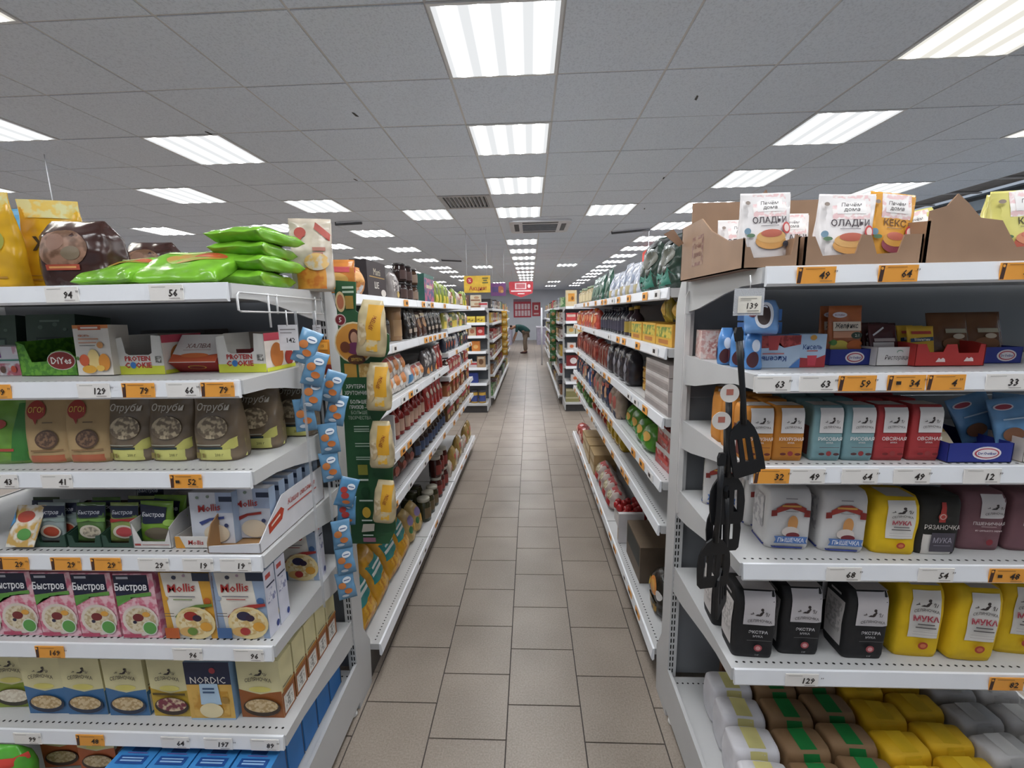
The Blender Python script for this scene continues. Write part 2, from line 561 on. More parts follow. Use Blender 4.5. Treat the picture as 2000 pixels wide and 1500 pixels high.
# ------------------------------------------------------------------ ceiling light panels
def lamp_mat(name, warm=False):
    m = bpy.data.materials.new(name)
    m.use_nodes = True
    nt = m.node_tree
    for n in list(nt.nodes): nt.nodes.remove(n)
    out = nt.nodes.new('ShaderNodeOutputMaterial')
    em = nt.nodes.new('ShaderNodeEmission')
    tc = nt.nodes.new('ShaderNodeTexCoord')
    sx = nt.nodes.new('ShaderNodeSeparateXYZ')
    nt.links.new(tc.outputs['Object'], sx.inputs[0])
    # four tubes: distance from the nearest tube axis
    a = nt.nodes.new('ShaderNodeMath'); a.operation = 'MULTIPLY_ADD'; a.inputs[1].default_value = 4 / .565; a.inputs[2].default_value = 20.0
    nt.links.new(sx.outputs[0], a.inputs[0])
    fr = nt.nodes.new('ShaderNodeMath'); fr.operation = 'FRACT'; nt.links.new(a.outputs[0], fr.inputs[0])
    s = nt.nodes.new('ShaderNodeMath'); s.operation = 'SUBTRACT'; s.inputs[1].default_value = .5; nt.links.new(fr.outputs[0], s.inputs[0])
    ab = nt.nodes.new('ShaderNodeMath'); ab.operation = 'ABSOLUTE'; nt.links.new(s.outputs[0], ab.inputs[0])
    r = nt.nodes.new('ShaderNodeValToRGB')
    r.color_ramp.interpolation = 'EASE'
    r.color_ramp.elements[0].position = .02; r.color_ramp.elements[0].color = (6.4, 6.4, 6.4, 1)
    r.color_ramp.elements[1].position = .36; r.color_ramp.elements[1].color = (.09, .09, .09, 1)
    e = r.color_ramp.elements.new(.09); e.color = (2.2, 2.2, 2.2, 1)
    e = r.color_ramp.elements.new(.22); e.color = (.22, .22, .22, 1)
    nt.links.new(ab.outputs[0], r.inputs['Fac'])
    mul = nt.nodes.new('ShaderNodeVectorMath'); mul.operation = 'MULTIPLY'
    mul.inputs[1].default_value = (1, .97, .88) if warm else (.965, .985, 1.0)
    nt.links.new(r.outputs['Color'], mul.inputs[0])
    nt.links.new(mul.outputs[0], em.inputs['Color'])
    em.inputs['Strength'].default_value = LAMP
    m.cycles.emission_sampling = 'FRONT'
    nt.links.new(em.outputs[0], out.inputs[0])
    return m
lm, lw = lamp_mat('mat_lamp_diffuser'), lamp_mat('mat_lamp_diffuser_warm', True)
housing_m = metal_paint('e2e2e2')
def light_meshes(mat):
    a = G(); e, o, z = .2825, .298, 0
    for b in ((-o, -e, -o, o), (e, o, -o, o), (-e, e, -o, -e), (-e, e, e, o)):
        a.box(*b, -.004, .02, housing_m)
    d = G(); d.add([(-e, -e, -.002), (-e, e, -.002), (e, e, -.002), (e, -e, -.002)], [(0, 1, 2, 3)], mat)
    return a.mesh('trim_frame'), d.mesh('diffuser')
LM = {False: light_meshes(lm), True: light_meshes(lw)}
ordn = ['first', 'second', 'third', 'fourth', 'fifth', 'sixth', 'seventh', 'eighth', 'ninth', 'tenth', 'eleventh', 'twelfth', 'thirteenth', 'fourteenth', 'fifteenth', 'sixteenth', 'seventeenth', 'eighteenth', 'nineteenth', 'twentieth']
ROWN = {0: 'above the middle of the aisle', 4: 'in the long row over the flour shelves', 2: 'between the aisle and flour rows', -2: 'between the aisle and oat rows',
        -4: 'in the row over the oat shelves', -6: 'in the second row past the oats', -9: 'in the outer row past the oats', -10: 'by the blue panel', -12: 'near the wall', 7: 'in the row by the blue wall'}
cnt = {}
for i, j in sorted(LIGHTS):
    x, y = CX + CT * (i + .5), CY + CT * (j + .5)
    n = cnt.get(i, 0); cnt[i] = n + 1
    warm = (i, j) in ((4, -2), (7, 0), (-4, -3))
    o = empty('ceiling_light', (x, y, CEIL), f'{"warm white" if warm else "white"} panel light {ROWN[i]}, {ordn[n]} of its row', 'ceiling light', 'recessed panel lights')
    for pn, me in zip(('trim_frame', 'diffuser'), LM[warm]):
        c = bpy.data.objects.new(pn, me); COL.objects.link(c); c.parent = o

# air grille and air-conditioning cassette in the ceiling
x, y = CX - .3, CY + CT * 3.5
v = empty('air_grille', (x, y, CEIL), 'square slatted air grille in the ceiling beside the aisle lights', 'air vent')
g = G()
for b in ((-.295, -.25, -.295, .295), (.25, .295, -.295, .295), (-.25, .25, -.295, -.25), (-.25, .25, .25, .295)):
    g.box(x + b[0], x + b[1], y + b[2], y + b[3], CEIL - .006, CEIL + .01, metal_paint('b4b4b6'))
g.obj('grille_frame', v)
g = G(); g.box(x - .25, x + .25, y - .25, y + .25, CEIL + .03, CEIL + .035, M('3c3c3e')); g.obj('duct_back', v)
for k in range(11):
    a = x - .23 + .046 * k
    g = G(); g.prism([(a, CEIL - .002), (a + .012, CEIL - .002), (a + .03, CEIL + .025), (a + .018, CEIL + .025)], 'y', y - .25, y + .25, metal_paint('a8a8aa')); g.obj('slat', v)
x, y = CX + CT * 1.0, CY + CT * 6.0
v = empty('air_conditioner', (x, y, CEIL), 'white ceiling cassette air conditioner with grey intake over the aisle', 'air conditioner')
g = G(); g.box(x - .594, x + .594, y - .594, y + .594, CEIL - .001, CEIL + .012, cm); g.obj('surround', v)
g = G(); g.prism([(x - .45, y - .4), (x - .40, y - .45), (x + .40, y - .45), (x + .45, y - .4), (x + .45, y + .4), (x + .4, y + .45), (x - .4, y + .45), (x - .45, y + .4)], 'z', CEIL - .03, CEIL + .02, metal_paint('dcdce0')); g.obj('cover', v)
g = G(); g.box(x - .26, x + .26, y - .24, y + .24, CEIL - .036, CEIL - .029, M('70747c', rough=.6)); gr = g.obj('intake_grille', v)
for k in range(9):
    g = G(); g.box(x - .25, x + .25, y - .22 + .052 * k, y - .205 + .052 * k, CEIL - .041, CEIL - .035, M('8d9198')); g.obj('slat', gr)
for dx, dy, w, d in ((0, -.35, .26, .035), (0, .35, .26, .035), (-.35, 0, .035, .26), (.35, 0, .035, .26)):
    g = G(); g.box(x + dx - w, x + dx + w, y + dy - d, y + dy + d, CEIL - .033, CEIL - .028, M('4a4c50')); g.obj('outlet', v)
# metal track pieces hung under the ceiling
for k, (ax, ay, bx, by, t) in enumerate(((1.38, 7.5, 1.95, 7.25, 'over the foil-bag shelf'), (-2.12, 10.6, -1.68, 10.85, 'near the yellow sale sign'), (-2.75, 6.25, -2.35, 6.2, 'above the tall snack bag'))):
    g = G(); g.tube([(ax, ay, CEIL - .03), (bx, by, CEIL - .03)], .018, M('55565a', rough=.5), 6); g.tube([(ax, ay, CEIL - .03), (ax, ay, CEIL + .005)], .008, M('55565a'), 6)
    tag(g.obj('ceiling_rail'), f'short grey metal rail under the ceiling {t}', 'rail')
g = G(); g.tube([(1.93, 7.26, CEIL - .03), (1.93, 7.26, 1.9)], .006, M('d8d8dc'), 6)
tag(g.obj('suspension_rod'), 'thin white rod hanging from the ceiling above foil bags', 'rod')

# ------------------------------------------------------------------ shelving
white_p = metal_paint('c6c6c6')
rail_m = M('eceef2', rough=.3, var=.02, key='rail')
slot_m = M('141414', rough=.9)
panel_dark = metal_paint('76787c')

def perforation(g, xs, y, z, m=slot_m, r=.0035):
    for x in xs:
        g.add([(x + r * 1.2 * math.cos(a * PI / 3), y + r * math.sin(a * PI / 3), z) for a in range(6)], [tuple(range(6))], m)

def end_bay(label, xi, sg, yf, yb, zs, width=1.0, base_y=.06, base_z=.18, detail=True, top_z=1.70, name='shelving_bay', base_open=False, back=panel_dark):
    """a bay of shelves facing -y; xi = the x of its aisle-side edge, sg = direction it runs away from the aisle"""
    E = empty(name, (xi + sg * width / 2, (yf + yb) / 2, 0), label, 'shelving')
    def X(a): return xi + sg * a
    # uprights with slots
    for a in (0, width - .03):
        g = G()
        if detail:
            ztop = top_z + .01
            sl = [(yb + .13, 0), (yb, 0), (yb, .14), (yb, ztop), (yb + .05, ztop), (yb + .09, ztop - .08), (yb + .09, .30), (yb + .145, .2)]
            g.prism(sl, 'x', X(a), X(a + .032), white_p)
        else:
            g.box(X(a), X(a + .03), yb, yb + .08, 0, top_z, white_p)
        u = g.obj('upright', E)
        if detail:
            g = G(); z = .2
            while z < top_z - .03:
                for q in (.008, .018):
                    x = X(a + q); g.box(x - .0022, x + .0022, yb - .0008, yb + .001, z, z + .017, slot_m)
                z += .0265
            g.obj('slot_pattern', u)
            g = G(); x = X(a + .016); g.lathe([(.012, 0), (.016, .004), (.014, .018), (.005, .02)], M('e4e4e0'), 12, (x, yb - .03, 0)); g.obj('foot', u)
    # back panels
    z0 = base_z
    nb = 4 if detail else 1
    for k in range(nb):
        a, b = z0 + (top_z - .02 - z0) * k / nb, z0 + (top_z - .02 - z0) * (k + 1) / nb
        g = G(); g.box(X(.034), X(width - .034), yb + .02, yb + .028, a + .001, b - .001, back); g.obj('back_panel', E)
    # shelves
    for z in zs:
        g = G(); g.box(X(.012), X(width - .012), yf + .006, yb, z - .03, z, white_p); s = g.obj('shelf', E)
        for a in (.006, width - .012):
            g = G()
            g.prism([(yb, z + .004), (yf + .004, z + .002), (yf + .004, z - .034), (yf + .10, z - .036), (yf + .19, z - .05), (yb - .1, z - .088), (yb, z - .10)] if detail else
                    [(yb, z), (yf + .01, z), (yf + .01, z - .03), (yb, z - .09)], 'x', X(a), X(a + .006), white_p)
            bk = g.obj('bracket', s)
        g = G()
        g.prism([(yf + .004, z + .004), (yf - .002, z + .003), (yf - .008, z - .036), (yf - .004, z - .042), (yf + .004, z - .042)], 'x', X(.012), X(width), rail_m)
        g.obj('price_rail', s)
        if detail:
            g = G(); perforation(g, [X(.03 + .02 * k) for k in range(int((width - .06) / .02))], yf + .028, z + .0006); g.obj('perforation_pattern', s)
    # base deck and kick plate
    by = yf - base_y
    g = G(); g.box(X(.006), X(width - .006), by, yb, base_z - .03, base_z, white_p); s = g.obj('base_deck', E)
    g = G()
    if detail:
        perforation(g, [X(.03 + .02 * k) for k in range(int((width - .06) / .02))], yb - .03, base_z + .0006); g.obj('perforation_pattern', s)
    for a in (.0, width - .012):
        g = G(); g.prism([(yb, base_z + .03), (by, base_z), (by, .03), (yb, .03)], 'x', X(a), X(a + .012), white_p); g.obj('base_side', E)
    g = G(); g.box(X(.012), X(width - .012), by + .03, by + .04, 0.0, base_z - .03, M('3c3a3a') if base_open else white_p); g.obj('kick_plate', E)
    return E

def aisle_run(label, xf, sg, ya, ybs, zs, depth=.44, base_z=.17, rails=True):
    """shelves along the aisle (front at x = xf, facing sg), from y = ya through the module ends ybs"""
    E = empty('aisle_shelving', (xf - sg * depth / 2, (ya + ybs[-1]) / 2, 0), label, 'shelving')
    xb = xf - sg * depth
    y0 = ya
    for y1 in ybs:
        for z in zs:
            g = G(); g.box(xf - sg * .006, xb, y0 + .006, y1 - .006, z - .03, z, white_p); s = g.obj('shelf', E)
            g = G(); g.prism([(xf - sg * .004, z + .004), (xf + sg * .002, z + .003), (xf + sg * .008, z - .036), (xf + sg * .004, z - .042), (xf - sg * .004, z - .042)], 'y', y0 + .002, y1 - .002, rail_m)
            g.obj('price_rail', s)
            if y0 < 2:
                g = G()
                for k in range(44): perforation(g, [xf - sg * .03], y0 + .03 + .02 * k, z + .0006)
                g.obj('perforation_pattern', s)
            for yy in (y0 + .003, y1 - .007):
                g = G(); g.prism([(xb, z), (xf - sg * .01, z - .002), (xf - sg * .01, z - .034), (xf - sg * .18, z - .04), (xb, z - .06)], 'y', yy, yy + .004, white_p); g.obj('bracket', s)
        g = G(); g.box(xf + sg * .0, xb, y0 + .004, y1 - .004, base_z - .028, base_z, white_p); s = g.obj('base_deck', E)
        g = G(); g.prism([(xf - sg * .004, base_z + .004), (xf + sg * .004, base_z + .002), (xf + sg * .012, base_z - .04), (xf + sg * .004, base_z - .055), (xf - sg * .004, base_z - .05)], 'y', y0, y1 - .003, rail_m); g.obj('price_rail', s)
        if y0 < 2:
            g = G()
            for k in range(44): perforation(g, [xf - sg * .03], y0 + .03 + .02 * k, base_z + .0006)
            g.obj('perforation_pattern', s)
        g = G(); g.box(xf - sg * .05, xf - sg * .06, y0, y1, 0, base_z - .03, M('4a4644')); g.obj('kick_plate', E)
        g = G(); g.box(xb, xb - sg * .01, y0 + .02, y1 - .02, base_z, max(zs) - .02, panel_dark); g.obj('back_panel', E)
        y0 = y1
    for y in [ya] + list(ybs):
        g = G(); g.box(xb - sg * .002, xb - sg * .05, y - .015, y + .015, 0, max(zs), white_p); g.obj('upright', E)
    return E

YF, YB = 1.03, 1.50
ZL = [1.695, 1.455, 1.212, .973, .697, .401]
ZR = [1.705, 1.455, 1.225, .963, .653]
BASE = .185
end_bay('white steel shelving bay stacked with porridge and oats', -.72, -1, YF, YB, ZL, 1.25)
end_bay('white steel shelving bay stacked with flour bags', .53, 1, YF, YB, ZR, 1.25)
AL1 = [1.695, 1.468, 1.190, .927, .700]
AL2 = [1.695, 1.490, 1.290, 1.090, .885, .690]
AR = [1.695, 1.468, 1.193, .930, .740]
LX, RX = -.68, .52
aisle_run('white aisle shelving with snacks and jars behind the green display', LX, 1, 1.65, [2.575, 3.50], AL1)
aisle_run('farther section of the jar and snack aisle shelving', LX, 1, 3.51, [4.22, 4.93], AL2)
aisle_run('white aisle shelving with foil bags and noodles', RX, -1, 1.65, [2.8, 3.95, 5.1], AR)
# farther gondolas
ZG = [1.70, 1.468, 1.26, 1.01, .745, .49]
end_bay('distant end bay of shelves under the yellow sale sign', -.70, -1, 6.83, 7.28, ZG, .95, base_y=.03, base_z=.15, detail=False, base_open=True, back=metal_paint('6c7076'))
end_bay('distant end bay of shelves topped by a cream box', .56, 1, 6.88, 7.33, ZG, .95, base_y=.03, base_z=.15, detail=False, base_open=True, back=metal_paint('6c7076'))
aisle_run('distant aisle shelving beyond the yellow sale sign', -.64, 1, 7.38, [9.2, 11.0, 12.6], [1.695, 1.45, 1.15, .85, .55], base_z=.16)
aisle_run('distant aisle shelving beyond the cream box', .50, -1, 7.43, [9.2, 11.0, 12.6], [1.695, 1.45, 1.15, .85, .55], base_z=.16)
aisle_run('farthest aisle shelving beside the bending shopper', -.86, 1, 13.85, [16.0, 18.2], [1.695, 1.4, 1.05, .7, .4], base_z=.16)
aisle_run('farthest aisle shelving across from the bending shopper', .62, -1, 13.85, [16.0, 18.2], [1.695, 1.4, 1.05, .7, .4], base_z=.16)

# ------------------------------------------------------------------ price tags
ORANGE, CARDW = 'f6a945', 'f3efea'
def price_tag(x, z, num, orange, label, wid=.085, cents='99', badge=False, nx=.2):
    """card slipped into the rail, in front of it"""
    h = .037
    y = YF - .0075
    e = empty('price_tag', (x, y, z), label, 'price tag')
    g = G(); g.box(x - wid / 2, x + wid / 2, y - .0012, y + .0012, z - h / 2, z + h / 2, M(ORANGE if orange else CARDW, rough=.45, var=.03)); g.obj('card', e)
    g = G()
    it = []
    dk = '2c2420'
    if orange:
        it += [('p', [(-.5, .04), (-.40, .04), (-.36, .96), (-.46, .96)], '4a3028'), ('e', -.43, .82, .035, .09, ORANGE), ('r', -.30, .86, .2, .89, '8a5a2c')]
    else:
        it += [('r', -.42, .86, .0, .885, '9a948c')]
    it += [('t', num, nx, .48, .62, dk, {'b': .02, 'sh': .18}), ('t', cents, nx + .12 * len(num) + .045, .70, .22, dk, {'b': .01, 'sh': .18}), ('r', nx - .12, .12, nx + .2, .15, '6a6058')]
    if badge: it += [('r', -.30, .40, -.17, .62, dk)]
    decals(g, lambda s, t, o: (x + s, y - .0012 - o, z - h / 2 + t), wid, h, it, grid=1)
    g.obj('price_print', e)
for (sh, zz, items) in (
    ('L', ZL[0] - .019, [(-1.147, '94', 0, 'below the brown glossy bag'), (-.881, '56', 0, 'below the green bag pile')]),
    ('L', ZL[1] - .019, [(-1.375, '99', 1, 'at the sweets box'), (-1.11, '129', 0, 'below the white juice carton'), (-.992, '79', 1, 'below the first cookie tray'), (-.875, '66', 0, 'below the halva box'), (-.785, '79', 1, 'below the second cookie tray')]),
    ('L', ZL[2] - .019, [(-1.41, '43', 0, 'at the green pouch'), (-1.258, '41', 0, 'below the kraft buckwheat bags'), (-.903, '52', 1, 'below the last bran bag')]),
    ('L', ZL[3] - .019, [(-1.431, '29', 1, 'below the spilled porridge sachet'), (-1.280, '29', 1, 'below the grey porridge sachets'), (-1.165, '29', 1, 'below the green-tray sachets'), (-1.03, '29', 0, 'below the white sachet tray'), (-.905, '19', 0, 'below the small fruit porridge box'), (-.80, '19', 0, 'under the white open carton')]),
    ('L', ZL[4] - .019, [(-1.383, '169', 1, 'below the pink porridge boxes'), (-.975, '96', 0, 'below the yellow fruit porridge box'), (-.797, '96', 0, 'below the blue berry porridge box')]),
    ('L', ZL[5] - .019, [(-1.514, '99', 0, 'below the green rice box'), (-1.318, '48', 1, 'below the blue oat boxes'), (-1.056, '64', 0, 'below the mixed oat box'), (-.925, '197', 0, 'below the navy flour box'), (-.785, '89', 0, 'below the brown oat box')]),
    ('R', ZR[0] - .019, [(.65, '49', 1, 'below the pancake mix carton'), (.829, '64', 1, 'below the orange cake mix'), (1.09, '39', 1, 'below the yellow cake mix')]),
    ('R', ZR[1] - .019, [(.573, '63', 0, 'below the blue jelly-drink brick'), (.678, '63', 0, 'below the upright jelly-drink brick'), (.768, '59', 1, 'below the orange pectin pouch'), (.879, '34', 1, 'below the white sachet tray of gelatin'), (.968, '4', 1, 'below the red vanilla tray'), (1.10, '33', 0, 'below the blue cocoa tray')]),
    ('R', ZR[2] - .019, [(.590, '32', 1, 'beside the black turner'), (.675, '49', 0, 'below the orange corn flour'), (.80, '64', 0, 'below the teal rice flour'), (.922, '49', 0, 'below the red oat flour'), (1.085, '12', 0, 'below the blue open box')]),
    ('R', ZR[3] - .019, [(.79, '68', 0, 'below the white flour bags'), (1.015, '54', 0, 'below the black rye flour'), (1.185, '48', 1, 'below the mauve flour')]),
    ('R', ZR[4] - .019, [(.715, '129', 0, 'below the black premium flour'), (1.235, '82', 1, 'below the yellow flour bags')]),
):
    for x, n, o, t in items:
        price_tag(x, zz, n, bool(o), f'{"orange" if o else "white"} price tag {n} {t}', badge=(n in ('52', '34', '48') and o and x != -1.318))

# small tags along the aisle rails
def mini_tags(xf, sg, z, ys, label, group):
    seen = {0: 0, 1: 0}
    for k, (y, o) in enumerate(ys):
        q = seen[int(o)]; seen[int(o)] += 1
        g = G(); x = xf + sg * .0085
        g.box(x, x + sg * .0015, y - .04, y + .04, z - .037, z - .002, M(ORANGE if o else 'f2f0ee', rough=.45, var=.03))
        g.box(x + sg * .0015, x + sg * .002, y - .005, y + .025, z - .028, z - .012, M('2c2420'))
        tag(g.obj('price_tag'), f"{label.format('orange' if o else 'white')}, {ordn[q]} of its colour", 'price tag', group.format('orange' if o else 'white'))
rt = random.Random(5)
WHERE = ['top rail', 'second rail', 'third rail', 'fourth rail', 'fifth rail', 'sixth rail', 'seventh rail']
for nm, xf, sg, zs, a, b, po in (('in the jar aisle', LX, 1, AL1 + [.17], 1.72, 3.46, .5), ('in the farther jar section', LX, 1, AL2 + [.17], 3.56, 4.9, .45), ('in the noodle aisle', RX, -1, AR + [.17], 1.72, 5.05, .6)):
    for k, z in enumerate(zs):
        y = a + .05; ys = []
        while y < b - .04:
            if rt.random() < (.62 if y > 2.1 or sg < 0 else .35): ys.append((y, rt.random() < po))
            y += rt.uniform(.11, .2) if y < 3.4 else rt.uniform(.18, .3)
        mini_tags(xf, sg, z, ys, '{} price tag on the ' + WHERE[k] + ' ' + nm, '{} tags on the ' + WHERE[k] + ' ' + nm)

# ================================================================== oat-side end bay
def emblem(cx, cz, k, c='3a3230'):     # little drawn sower above the brand lettering
    P = lambda pts: ('p', [(cx + x * k, cz + z * k) for x, z in pts], c)
    return [('e', cx + .06 * k, cz + .075 * k, .034 * k, .020 * k, c), P([(-.02, .0), (.05, .0), (.10, .05), (.08, .062), (.02, .035)]), P([(-.10, -.002), (.02, -.006), (.06, .008), (-.04, .018)]),
            P([(-.20, .012), (-.12, .02), (-.13, .028), (-.20, .02)]), P([(-.16, .03), (-.13, .032), (-.15, .045)]), P([(.14, .0), (.155, .0), (.175, .05), (.165, .05)]), P([(.17, .0), (.185, .0), (.215, .04), (.205, .042)]), P([(.12, .03), (.14, .035), (.15, .06), (.13, .05)])]
def brand(cz, size=.075, c='3a3230', k=1.0, mw=.62):
    return emblem(0, cz + .05, k, c) + [('t', 'СЕЛЯНОЧКА', 0, cz, size, c, {'mw': mw, 'arc': .03})]

# --- shelf 5: porridge boxes
pink = card('dd8a9c')
pb = Kind('porridge_box', 'porridge box', Box(.114, .042, .205, pink, foilprint('d26f88', 'eab3bf', 40)), {'F': [
    ('r', -.5, 0, .5, 1, foilprint('d9788f', 'efc3cb', 45)),
    ('p', [(-.5, .66), (.36, .72), (.36, .98), (-.5, .98)], '1b2440'), ('r', -.42, .92, -.12, .955, 'c9ccd6'),
    ('p', [(-.5, .5), (-.3, .60), (.1, .66), (.4, .66), (.4, .72), (-.5, .66)], '5f9a45'),
    ('e', .02, .28, .46, .24, 'e9dcd0'), ('e', .03, .29, .39, .19, foilprint('c9b48a', 'e6d9bd', 90)), ('e', -.02, .33, .14, .06, '7b2f30'), ('e', -.12, .26, .05, .025, '2c2c44'), ('e', .2, .38, .1, .04, 'e0a54a'),
    ('e', .25, .17, .19, .11, 'e6ecdd'), ('e', .25, .17, .165, .095, '5fa04e'), ('r', -.46, .03, .0, .08, 'c2506c'),
    ('t', 'Быстров', -.06, .80, .15, 'f2f2f4', {'mw': .82, 'sh': .12, 'b': .02})]})
for k, (a, t) in enumerate(((-1.618, 'at the frame edge'), (-1.504, 'second from the frame edge'), (-1.382, 'above the 169 tag'), (-1.260, 'fourth in its row'), (-1.134, 'beside the yellow fruit box'))):
    pb.put(f'pink instant porridge box with green seal {t}', a, 1.062 - .001 * k, ZL[4] + .001, rz=.03, group='pink porridge boxes')
def mollis(main, dark, fruit, fruit2, wid=.148):
    return Kind('porridge_box', 'porridge box', Box(wid, .05, .207, card(main), card('e6e6ee')), {
        'F': [('r', -.5, 0, .5, 1, main), ('p', [(-.34, 0), (.38, 0), (.26, 1), (-.46, 1)], 'ece6da'), ('r', .16, .88, .5, 1, '26324a'),
              ('e', -.2, .93, .045, .03, '3c4258'), ('e', .0, .96, .03, .02, 'b99'+'aaa'), ('e', .4, .58, .07, .05, dark), ('e', -.42, .62, .05, .035, main),
              ('t', 'Mollis', -.08, .78, .17, 'b5322f', {'mw': .56, 'sh': .1, 'b': .015, 'rot': .07}), ('r', -.34, .645, .18, .655, '50506a'), ('r', -.26, .60, .12, .612, fruit2),
              ('p', [(-.28, .34), (-.12, .46), (.18, .53), (.5, .55), (.5, .51), (.18, .48), (-.08, .41), (-.22, .3)], fruit2),
              ('e', .12, .25, .40, .25, 'efd9a0'), ('e', .12, .27, .33, .2, foilprint('d9b874', 'f0dfb4', 80)), ('e', .05, .36, .14, .07, fruit), ('e', .17, .33, .09, .05, '33203a'), ('e', .33, .2, .12, .07, 'e0a23c'), ('e', -.05, .12, .16, .07, 'ddb06a'), ('e', .05, .13, .1, .06, fruit2),
              ('r', -.5, .02, -.22, .18, dark), ('r', -.46, .4, -.26, .41, '70665c'), ('r', -.46, .36, -.26, .37, '70665c')],
        'R': [('r', -.5, 0, .5, 1, 'dfe0ee'), ('r', -.36, .86, .1, .93, 'c0504a'), ('r', -.36, .74, .4, .765, '30364e'), ('r', -.36, .5, .4, .7, foilprint('e2e3ef', '8489b0', 70)), ('e', .3, .1, .14, .05, '3a4a8a')]})
my = mollis('dca33c', 'c8642c', 'a33128', '6c8c3c'); mb = mollis('9fb2cc', '4a6ea0', '2e2a48', 'b03a34')
my.put('yellow fruit porridge box between the pink boxes and the blue one', -.986, 1.061, ZL[4] + .001, group='fruit porridge boxes')
mb.put('pale blue berry porridge box at the end of its shelf', -.832, 1.064, ZL[4] + .001, group='fruit porridge boxes')
mb.put('pale blue berry porridge box standing back in shadow', -.822, 1.335, ZL[4] + .001, group='fruit porridge boxes')
mb.put('pale blue berry porridge box directly behind the front one', -.832, 1.118, ZL[4] + .001, group='fruit porridge boxes')

# --- shelf 6: oat boxes
def oats(low, bowl, grain, wid=.126, extra=()):
    bx = Box(wid, .066, .197, card('e2d9a8'), card('e2d9a8'))
    return Kind('oat_box', 'oat box', bx, {
        'F': [('p', [(-.5, 0), (.5, 0), (.5, .47), (.2, .44), (0, .41), (-.2, .44), (-.5, .5)], low), ('e', 0, .5, .26, .05, 'e8dc7a')] + brand(.70, .085) +
             [('e', .02, .2, .44, .16, bowl), ('e', .02, .23, .39, .12, grain)] + list(extra),
        'R': [('r', -.5, 0, .5, .42, low), ('r', -.4, .04, .35, .34, 'e6e2da'), ('r', -.3, .08, .25, .3, foilprint('e6e2da', '8c8880', 110)), ('r', -.4, .5, .3, .515, '5a5246'), ('r', -.4, .42, .5, .47, 'b8792c')]})
grain = foilprint('b99a6a', 'd9c298', 120)
og = oats('8a9a34', '3a3426', foilprint('d8c9b0', 'ece2cc', 120)); ob = oats('43719f', '2c3448', grain); obr = oats('9a5a2c', '3c2c20', grain, .132)
om = oats('c9a63c', '3a2a24', foilprint('d8c0a0', '7c3040', 60), .122, [('r', -.42, .40, .42, .44, '5a4a1c')])
oo = oats('c86a3c', '4a3426', grain)
og.put('cream oat box with olive green base and white grain bowl', -1.645, 1.105, ZL[5] + .001, rz=.06)
for x, t in ((-1.513, 'next to the green one'), (-1.386, 'in the middle of three'), (-1.250, 'beside the mixed grain box')):
    ob.put(f'cream oat box with blue base {t}', x, 1.086, ZL[5] + .001, rz=.02, group='blue oat boxes')
om.put('cream and yellow mixed grain box with berry bowl', -1.111, 1.087, ZL[5] + .001)
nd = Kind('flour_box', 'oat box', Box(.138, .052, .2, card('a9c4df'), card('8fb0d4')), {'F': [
    ('r', -.5, .03, .5, .62, 'e0b45c'), ('r', -.5, .62, .5, 1, '1f2746'), ('r', -.4, .06, .4, .5, foilprint('e0b45c', 'c99436', 25)), ('e', .12, .86, .07, .05, 'a83a44'), ('t', 'NORDIC', 0, .70, .16, 'e8e4de', {'mw': .78, 'b': .006}),
    ('p', [(-.22, .28), (.24, .28), (.2, .64), (-.2, .64)], 'b9d4ea'), ('r', -.14, .54, .12, .57, '3a5a80'), ('r', -.14, .48, .12, .51, '3a5a80'), ('e', .0, .18, .26, .13, 'efe0b4'), ('e', .33, .36, .09, .06, 'a8823c')]})
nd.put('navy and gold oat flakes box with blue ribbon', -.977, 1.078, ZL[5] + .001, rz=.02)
for k in range(5):
    obr.put('cream oat box with orange-brown base, ' + ['front of the side row', 'second of the side row', 'third of the side row', 'fourth of the side row', 'last of the side row'][k], -.829, 1.09 + .073 * k, ZL[5] + .001, rz=0, group='brown oat boxes')

# --- base: blue boxes
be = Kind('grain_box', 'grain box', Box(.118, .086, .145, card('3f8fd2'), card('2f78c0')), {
    'F': [('r', -.42, .2, .42, .5, '22406e'), ('r', -.3, .68, .3, .78, 'dce8f4')],
    'T': [('r', -.2, .58, .2, .74, '23508c'), ('r', -.26, .52, .26, .55, '7a5aa0'), ('e', .14, .86, .08, .1, 'dce8f4'), ('r', -.36, .16, .36, .44, '1f4f96'), ('r', -.28, .24, .28, .29, '9cc4ea'), ('r', -.28, .33, .28, .37, '9cc4ea')],
    'R': [('r', .44, 0, .5, 1, '1d3a66')]})
cols = ['first', 'second', 'third', 'fourth', 'fifth']
for c, x in enumerate((-1.187, -1.065, -.942, -.818)):
    for r in range(5 if c == 3 else 2):
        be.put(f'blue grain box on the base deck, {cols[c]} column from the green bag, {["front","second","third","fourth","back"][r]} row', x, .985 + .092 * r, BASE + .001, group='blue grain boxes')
oo.put('cream oat box with orange base behind the green bag', -1.525, 1.10, BASE + .001, rz=.1, sc=.92)
oo.put('cream oat box with orange base beside the blue boxes', -1.392, 1.09, BASE + .001, rz=.05, sc=.92)
gb = Kind('grain_bag', 'grain bag', Loft(.15, .07, .17, film('5cae3c'), 'sack', 3, wr=.008, seed=3), {'F': [('e', 0, .55, .3, .2, 'd8e6b0'), ('r', -.5, .72, .5, .86, 'd8483a')]})
gb.put('bright green grain bag with red top at the frame corner', -1.60, .985, BASE + .001, rz=.1)

